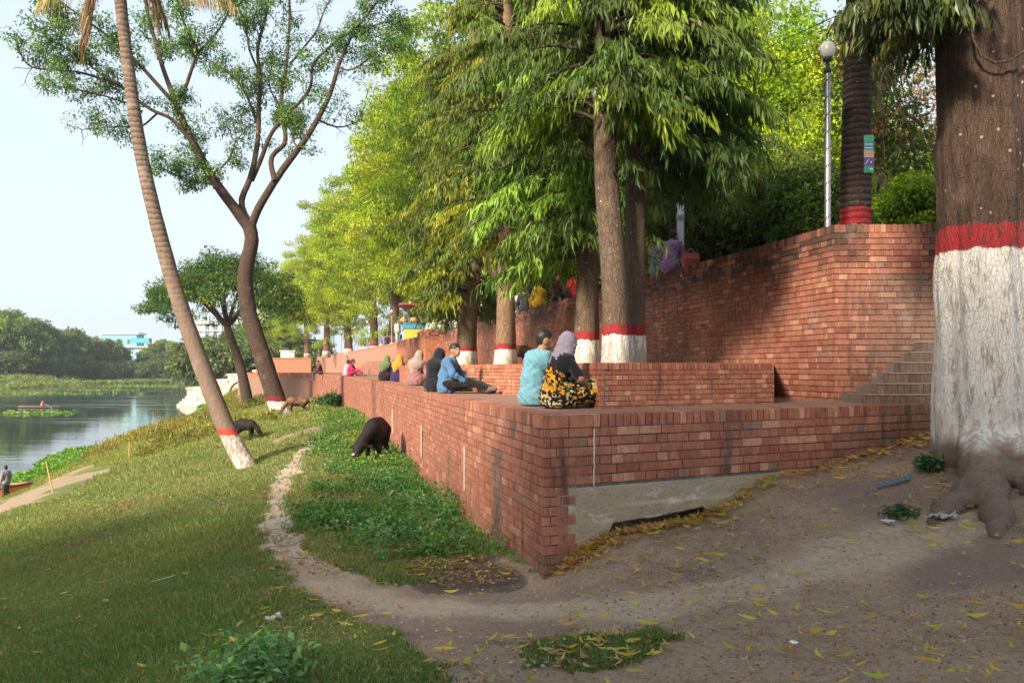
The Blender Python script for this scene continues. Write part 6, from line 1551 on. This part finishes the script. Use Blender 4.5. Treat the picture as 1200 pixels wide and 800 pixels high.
def strip_leaves(P,az,L,W,curl,col,n=5,lift=.01):
    """flat fallen leaves as curved strips lying on the ground"""
    N=len(P); t=np.linspace(-.5,.5,n); wid=np.sin((t+.5)*PI*.92+.12)
    side=rng.normal(size=N)*.35
    lx=t[None]*L[:,None]; ly=side[:,None]*L[:,None]*(t[None]**2-.08)*1.4; lz=lift+curl[:,None]*L[:,None]*(t[None]**2)*2.2+.004*rng.random((N,1))
    ca,sa=np.cos(az)[:,None],np.sin(az)[:,None]; roll=rng.normal(size=(N,1))*.5
    out=[]
    for sg in (-1,1):
        yy=ly+sg*wid[None]*W[:,None]*.5*np.cos(roll); zz=lz+sg*wid[None]*W[:,None]*.5*np.sin(roll)+abs(np.sin(roll))*W[:,None]*.5
        x=P[:,0:1]+lx*ca-yy*sa; y=P[:,1:2]+lx*sa+yy*ca; out.append(np.stack([x,y,P[:,2:3]+zz],-1))
    V=np.stack(out,2).reshape(-1,3)   # N,n,2
    b=(np.arange(N)*n*2)[:,None,None]; k=np.arange(n-1)[None,:,None]*2
    Q=(b+k+np.array([0,1,3,2])[None,None]).reshape(-1,4)
    return V,Q,np.repeat(col,n*2,0)
def litter():
    m=MB()
    def put(X,Y,L,W,colr,curl,var=.2):
        Z=zg(X,Y); n=len(X); az=rng.random(n)*2*PI
        k=Y<8.5
        V,Q,c=strip_leaves(np.stack([X,Y,Z],1),az,L*rng.uniform(.6,1.25,n),W*rng.uniform(.7,1.2,n),rng.uniform(0,curl,n),palette(n,colr,var)); m.add(V,Q,col=c)
    def sample(n,x0,x1,y0,y1,fn):
        o=[]
        while sum(len(a) for a in o)<n:
            q=rng.uniform([x0,y0],[x1,y1],(n*4,2)); k=rng.random(len(q))<fn(q[:,0],q[:,1]); o.append(q[k])
        return np.concatenate(o)[:n].T
    front=lambda X,Y: (Y<7.0+(X-.28)*.495-.03)|(X<.2)
    onl=lambda X,Y: np.where(front(X,Y)&(xlow(np.maximum(Y,7))-X>-99),1,0)
    lowband=lambda X,Y: (xlow(np.maximum(Y,7))-X>.05)|(Y<7)|(X>.28)
    f1=lambda X,Y: onl(X,Y)*lowband(X,Y)*np.clip(.25+.9*fbm(X,Y,.7,3,61),0,1)
    # yellow and green long leaves over the bare slope
    X,Y=sample(380,-2,6,3.3,9,f1); put(X,Y,.135,.026,(.50,.38,.05),.25,.25)
    X,Y=sample(110,-2,6,3.3,9,f1); put(X,Y,.14,.026,(.30,.36,.05),.25,.25)
    X,Y=sample(150,-2,6,3.3,9,f1); put(X,Y,.10,.03,(.42,.20,.08),.6,.3)
    X,Y=sample(4200,-2,6,3.2,9,f1); put(X,Y,.026,.013,(.19,.115,.075),.8,.5); X,Y=sample(900,-2,6,3.2,9,f1); put(X,Y,.04,.016,(.42,.29,.18),.8,.4)
    # heaps along the foot of the footing, and under the hollow
    e=np.array([4.7,2.33]);e/=np.hypot(*e); nn=np.array([e[1],-e[0]])
    for N,(s0,s1),sp,c,L,W in ((320,(.15,1.9),.13,(.38,.20,.09),.10,.024),(190,(.1,2.6),.2,(.46,.32,.06),.13,.024),(60,(.3,2.7),.25,(.30,.33,.05),.13,.025),(130,(2.6,5.0),.22,(.46,.31,.07),.12,.025),(80,(2.6,5.0),.2,(.36,.2,.1),.1,.024)):
        s=rng.uniform(s0,s1,N); o=np.abs(rng.normal(size=N))*sp+.015; put(.28+e[0]*s+nn[0]*o,7+e[1]*s+nn[1]*o,L,W,c,.6,.3)
    # burnt patch litter
    q=inpoly(BURNT,420); put(q[:,0],q[:,1],.06,.02,(.26,.15,.09),.8,.5); q=inpoly(BURNT,90); put(q[:,0],q[:,1],.11,.022,(.48,.34,.07),.4)
    q=inpoly(PATCH,45); put(q[:,0],q[:,1],.09,.025,(.42,.26,.13),.6,.4); q=inpoly(PATCH,22); put(q[:,0],q[:,1],.12,.025,(.48,.42,.06),.3)
    # dry leaves over the lawn, in drifts
    f2=lambda X,Y:(xlow(np.maximum(Y,7))-X>.1)*np.clip(.02+1.6*(fbm(X,Y,.55,3,90)-.12),0,1)*(np.abs(X)<.72*Y)
    X,Y=sample(2600,-9,0,3.6,15,f2); put(X,Y,.065,.022,(.30,.17,.10),.9,.4)
    X,Y=sample(130,-9,0,4.0,16,lambda X,Y:(xlow(np.maximum(Y,7))-X>.1)*(np.abs(X)<.72*Y)*.5); put(X,Y,.12,.024,(.48,.36,.07),.3,.25)
    X,Y=sample(260,-12,-1,12,26,f2); put(X,Y,.11,.035,(.34,.2,.1),.6,.4)
    # round the big roots
    X,Y=sample(140,3.2,6.2,5.0,7.8,lambda X,Y:.5+0*X); put(X,Y,.13,.027,(.48,.36,.06),.3,.3)
    o=m.obj('fallen_leaves',M_LEAF); tag(o,'yellow, green and brown fallen leaves strewn over soil and grass','fallen leaves',kind='stuff')
    # pebbles and clods
    X,Y=sample(4200,-2.5,6.5,3.2,9.2,lambda X,Y:onl(X,Y)*lowband(X,Y)*dirt_mask(X,Y)*np.clip(.3+.8*fbm(X,Y,1.1,3,44),0,1)); Z=zg(X,Y)
    n=len(X); s=.0035+.013*rng.random(n)**4; base=np.array([(1,0,0),(0,1,0),(-1,0,0),(0,-1,0),(0,0,1),(0,0,-1),(.75,.75,.3),(-.7,.7,.4),(-.7,-.75,.3),(.7,-.7,.35)],float)[:6]
    V=base[None]*s[:,None,None]*rng.uniform(.7,1.3,(n,6,3)); V[...,2]*=.65; a=rng.random(n)*6; x=V[...,0]*np.cos(a)[:,None]-V[...,1]*np.sin(a)[:,None]; y=V[...,0]*np.sin(a)[:,None]+V[...,1]*np.cos(a)[:,None]
    V=np.stack([x+X[:,None],y+Y[:,None],V[...,2]+Z[:,None]+s[:,None]*.35],-1)
    T=np.array([(0,1,4),(1,2,4),(2,3,4),(3,0,4),(1,0,5),(2,1,5),(3,2,5),(0,3,5)])[None]+(np.arange(n)*6)[:,None,None]
    m=MB(); c=palette(n,(.30,.24,.19),.35,(.42,.25,.17),.15); m.add(V.reshape(-1,3),None,T.reshape(-1,3),col=np.repeat(c,6,0))
    o=m.obj('pebbles',M_VC); tag(o,'small stones and clods on the bare soil','pebbles',kind='stuff')
litter()
# cobbled bricks of the worn path
def path_bricks():
    m=MB(); c=poly_px([(335,660),(322,632),(314,608),(320,580),(333,556),(350,535),(368,518)]); 
    S=spline(c,60); n=0; R=np.diff(np.r_[[S[0]],S],axis=0)
    d=np.r_[0,np.cumsum(np.hypot(*np.diff(S,axis=0).T))]; L=d[-1]; s=0
    while s<L:
        x=np.interp(s,d,S[:,0]);y=np.interp(s,d,S[:,1]); x2=np.interp(s+.1,d,S[:,0]);y2=np.interp(s+.1,d,S[:,1]); e=np.array([x2-x,y2-y]); e/=np.hypot(*e)+1e-9; q=np.array([-e[1],e[0]])
        for k in range(-3,4):
            if abs(k)>2 or rng.random()<.62: continue
            cx,cy=np.array([x,y])+q*(k*.13+.05*rng.normal())+e*rng.normal()*.03
            a=math.atan2(e[1],e[0])+rng.normal()*.18; ca,sa=math.cos(a),math.sin(a); w,h=.09*rng.uniform(.7,1.1),.052*rng.uniform(.7,1.2)
            P=[(cx+u*w*ca-v*h*sa,cy+u*w*sa+v*h*ca) for u,v in ((-1,-.8),(-.8,-1),(.8,-1),(1,-.75),(1,.8),(.8,1),(-.8,1),(-1,.8))]
            z=gz(cx,cy); m.prism(P,z-.06,z-.012+.008*rng.random(),col=palette(1,(.36,.285,.21),.12)[0])
        s+=.125
    o=m.obj('path_bricks',M_VC); tag(o,'worn bricks set in the narrow footpath','path bricks',kind='stuff')
path_bricks()
# single plants
def plant(label,px,py,n,rad,h,L,W,base,alt,per=40,name='leafy_plant'):
    x,y,z=G(px,py); r=empty(name,(x,y,z),0,label,'plant')
    tm=MB(); C=[]
    for i in range(n):
        a=rng.random()*6.3; q=rad*math.sqrt(rng.random()); hh=h*rng.uniform(.5,1)*(1-.4*q/rad); p=np.array([q*math.cos(a),q*math.sin(a),hh])
        tm.tube(spline([(q*.3*math.cos(a),q*.3*math.sin(a),-.03),tuple(p*.6),tuple(p)],4),[.006,.005,.004,.002],4,cap=False); C+= [p,p*.75]
    tm.obj('stems',plain('green_stem',(.12,.16,.05)),r); V,Q,c=clump_leaves(np.array(C),rad*.28,per//2,L,W,base,alt,.4,flatz=.9,droop=-.1); lm=MB(); lm.add(V,Q,col=c); lm.obj('foliage',M_LEAF,r)
plant('bushy broad leaved weed in the grass at the bottom edge',296,806,30,.32,.27,.055,.034,(.09,.20,.075),(.15,.27,.10),26)
plant('small green weed growing against the big root',1056,607,14,.14,.09,.035,.026,(.03,.08,.03),(.07,.13,.04),26)
plant('green weed in the hollow beside the big root',1088,552,16,.13,.16,.045,.032,(.03,.09,.03),(.07,.14,.04),26)
plant('dark leafy bush at the wall foot below the dangling feet',390,478,26,.75,.8,.16,.1,(.03,.08,.025),(.07,.14,.05),40)
plant('green sapling against the far wall behind the brown calf',344,462,14,.45,1.3,.16,.1,(.04,.12,.04),(.09,.2,.06),40)
plant('grassy weed at the right end of the low wall',1085,497,8,.1,.12,.04,.02,(.10,.14,.03),(.3,.25,.05),20)
# litter pieces: rubbish, each a thing of its own
def scrap(name,label,cat,px,py,size,col,n=7,h=.25,seed=1,asp=1.0):
    x,y,z=G(px,py); rs=np.random.default_rng(seed); m=MB(); g=np.linspace(-1,1,n); X,Y=np.meshgrid(g,g)
    Z=h*size*np.abs(rs.normal(size=(n,n)))*.6; X=X*size*asp*(1+.15*rs.normal(size=(n,n)));Y=Y*size*.7*(1+.15*rs.normal(size=(n,n)))
    k=(np.arange(n-1)[:,None]*n+np.arange(n-1)[None]).ravel(); m.add(np.stack([X,Y,Z+.008],-1).reshape(-1,3),np.stack([k,k+1,k+n+1,k+n],1),col=col)
    o=m.obj(name,M_VC,None,loc=(x,y,z),rz=rs.uniform(0,3)); tag(o,label,cat)
scrap('paper_scrap','small white paper scrap on the lawn, lower left','paper scrap',124,705,.035,(.7,.68,.6),5,.1,1)
scrap('plastic_scrap','crumpled pale plastic on the grass left of the bottom plant','plastic scrap',321,727,.05,(.55,.56,.55),7,.7,2)
scrap('plastic_scrap','tiny white plastic strip right of the bottom plant','plastic scrap',365,728,.02,(.75,.75,.75),5,.4,3,.5)
scrap('paper_bag','white crumpled bag in the weeds by the wall','paper bag',525,602,.085,(.75,.74,.74),7,.6,4)
scrap('foil_packet','shiny pale packet in the weeds near the wall foot','packet',533,634,.095,(.55,.52,.62),7,.7,5)
scrap('paper_scrap','white scrap on the bare soil right of the grass patch','paper scrap',930,754,.025,(.8,.8,.78),5,.2,6)
scrap('plastic_sheet','grey plastic film lying right of the big root','plastic film',1105,608,.10,(.32,.31,.31),9,.4,7)
scrap('plastic_scrap','pale scrap of plastic left of the root tip','plastic scrap',1040,615,.05,(.55,.55,.57),7,.3,8)
scrap('paper_scrap','white paper scrap at the wall corner, right of the path end','paper scrap',665,668,.04,(.55,.52,.48),7,.4,9)
scrap('paper_scrap','pale rubbish below the leaning dark tree by the path','paper scrap',370,490,.16,(.7,.66,.6),7,.2,10,1.6)
scrap('paper_scrap','white scrap on the far path beside the pale rubbish','paper scrap',384,497,.12,(.75,.7,.66),6,.2,11)
def strip():
    P=[G(1026,572),G(1042,568),G(1056,566),G(1068,559)]; S=spline(P,12); m=MB(); V=[];
    for i,p in enumerate(S):
        w=.022*(1+.3*math.sin(i*1.7)); V+=[(p[0],p[1]-w,gz(p[0],p[1]-w)+.012),(p[0],p[1]+w,gz(p[0],p[1]+w)+.02)]
    m.add(V,[(2*i,2*i+2,2*i+3,2*i+1) for i in range(11)],col=(.02,.09,.17)); tag(m.obj('cloth_strip',M_VC),'dark blue rag strip lying on the bare slope beside the root','rag')
    P=[G(178,685),G(205,677)]; m=MB(); m.tube([(a,b,c+.02) for a,b,c in P],.006,6,col=(.35,.55,.42)); tag(m.obj('drinking_straw',M_VC),'pale green plastic straw in the grass','straw')
strip()
def stake(label,px,py,h,lean):
    x,y,z=G(px,py); m=MB(); m.tube([(0,0,-.2),(lean,0,h)],[.022,.017],7,col=(.55,.30,.08));  tag(m.obj('wooden_stake',M_VC,None,loc=(x,y,z)),label,'stake')
stake('orange brown mooring stake in the sand by the boat',64,577,.8,-.22)
stake('thin stake standing in the yellow grass of the bank',151,537,.55,.02)
def haze():
    m=MB(); m.box((-420,-60,-9),(420,520,45)); t=NT('haze_air'); v=t.n('VolumePrincipled',Density=.00035,Anisotropy=.25); v.inputs['Color'].default_value=(.86,.93,1,1)
    t.t.links.new(v.outputs[0],t.out.inputs['Volume']); o=m.obj('haze',t.m); tag(o,'thin pale haze over the river and far bank','haze',kind='stuff')
haze()
# =================================================================== LIGHT, CAMERA
S_EL=math.radians(30); S_AZ=(-.56,-.828)
def light():
    w=bpy.data.worlds.new('World'); bpy.context.scene.world=w; w.use_nodes=True; nt=w.node_tree; nt.nodes.clear()
    out=nt.nodes.new('ShaderNodeOutputWorld'); bg=nt.nodes.new('ShaderNodeBackground'); sky=nt.nodes.new('ShaderNodeTexSky')
    sky.sky_type='NISHITA'; sky.sun_disc=False; sky.sun_elevation=S_EL; sky.sun_rotation=math.atan2(S_AZ[0],S_AZ[1])%(2*PI)
    sky.air_density=1.0; sky.dust_density=3.5; sky.ozone_density=1.4; sky.altitude=0
    
    # thin high haze whitening the clear sky, denser towards the horizon
    tc=nt.nodes.new('ShaderNodeTexCoord'); sp=nt.nodes.new('ShaderNodeSeparateXYZ'); nt.links.new(tc.outputs['Generated'],sp.inputs[0])
    mr=nt.nodes.new('ShaderNodeMapRange'); nt.links.new(sp.outputs[2],mr.inputs[0]); mr.inputs[1].default_value=0; mr.inputs[2].default_value=.55; mr.inputs[3].default_value=.93; mr.inputs[4].default_value=.78
    mx=nt.nodes.new('ShaderNodeMix'); mx.data_type='RGBA'; nt.links.new(mr.outputs[0],mx.inputs[0]); nt.links.new(sky.outputs[0],mx.inputs[6]); mx.inputs[7].default_value=(2.12,2.42,2.70,1)
    nt.links.new(mx.outputs[2],bg.inputs[0]); bg.inputs[1].default_value=.12; nt.links.new(bg.outputs[0],out.inputs[0])
    L=bpy.data.lights.new('sun','SUN'); L.energy=3.2; L.angle=math.radians(7); L.color=(1,.86,.68)
    o=bpy.data.objects.new('sun',L); COL.objects.link(o)
    d=Vector((S_AZ[0]*math.cos(S_EL),S_AZ[1]*math.cos(S_EL),math.sin(S_EL)))
    o.rotation_euler=d.to_track_quat('Z','Y').to_euler(); o.location=d*50
light()
cam=bpy.data.cameras.new('camera'); co=bpy.data.objects.new('camera',cam); COL.objects.link(co)
co.location=(0,0,0); co.rotation_euler=(PI/2,0,0); cam.sensor_width=36; cam.lens=36*F/1200; cam.shift_y=(HZ-400)/1200; cam.clip_end=5000; cam.clip_start=.05
bpy.context.scene.camera=co
vs=bpy.context.scene.view_settings; vs.view_transform='Standard'; vs.look='None'; vs.gamma=1; vs.use_curve_mapping=False; vs.exposure=1.78
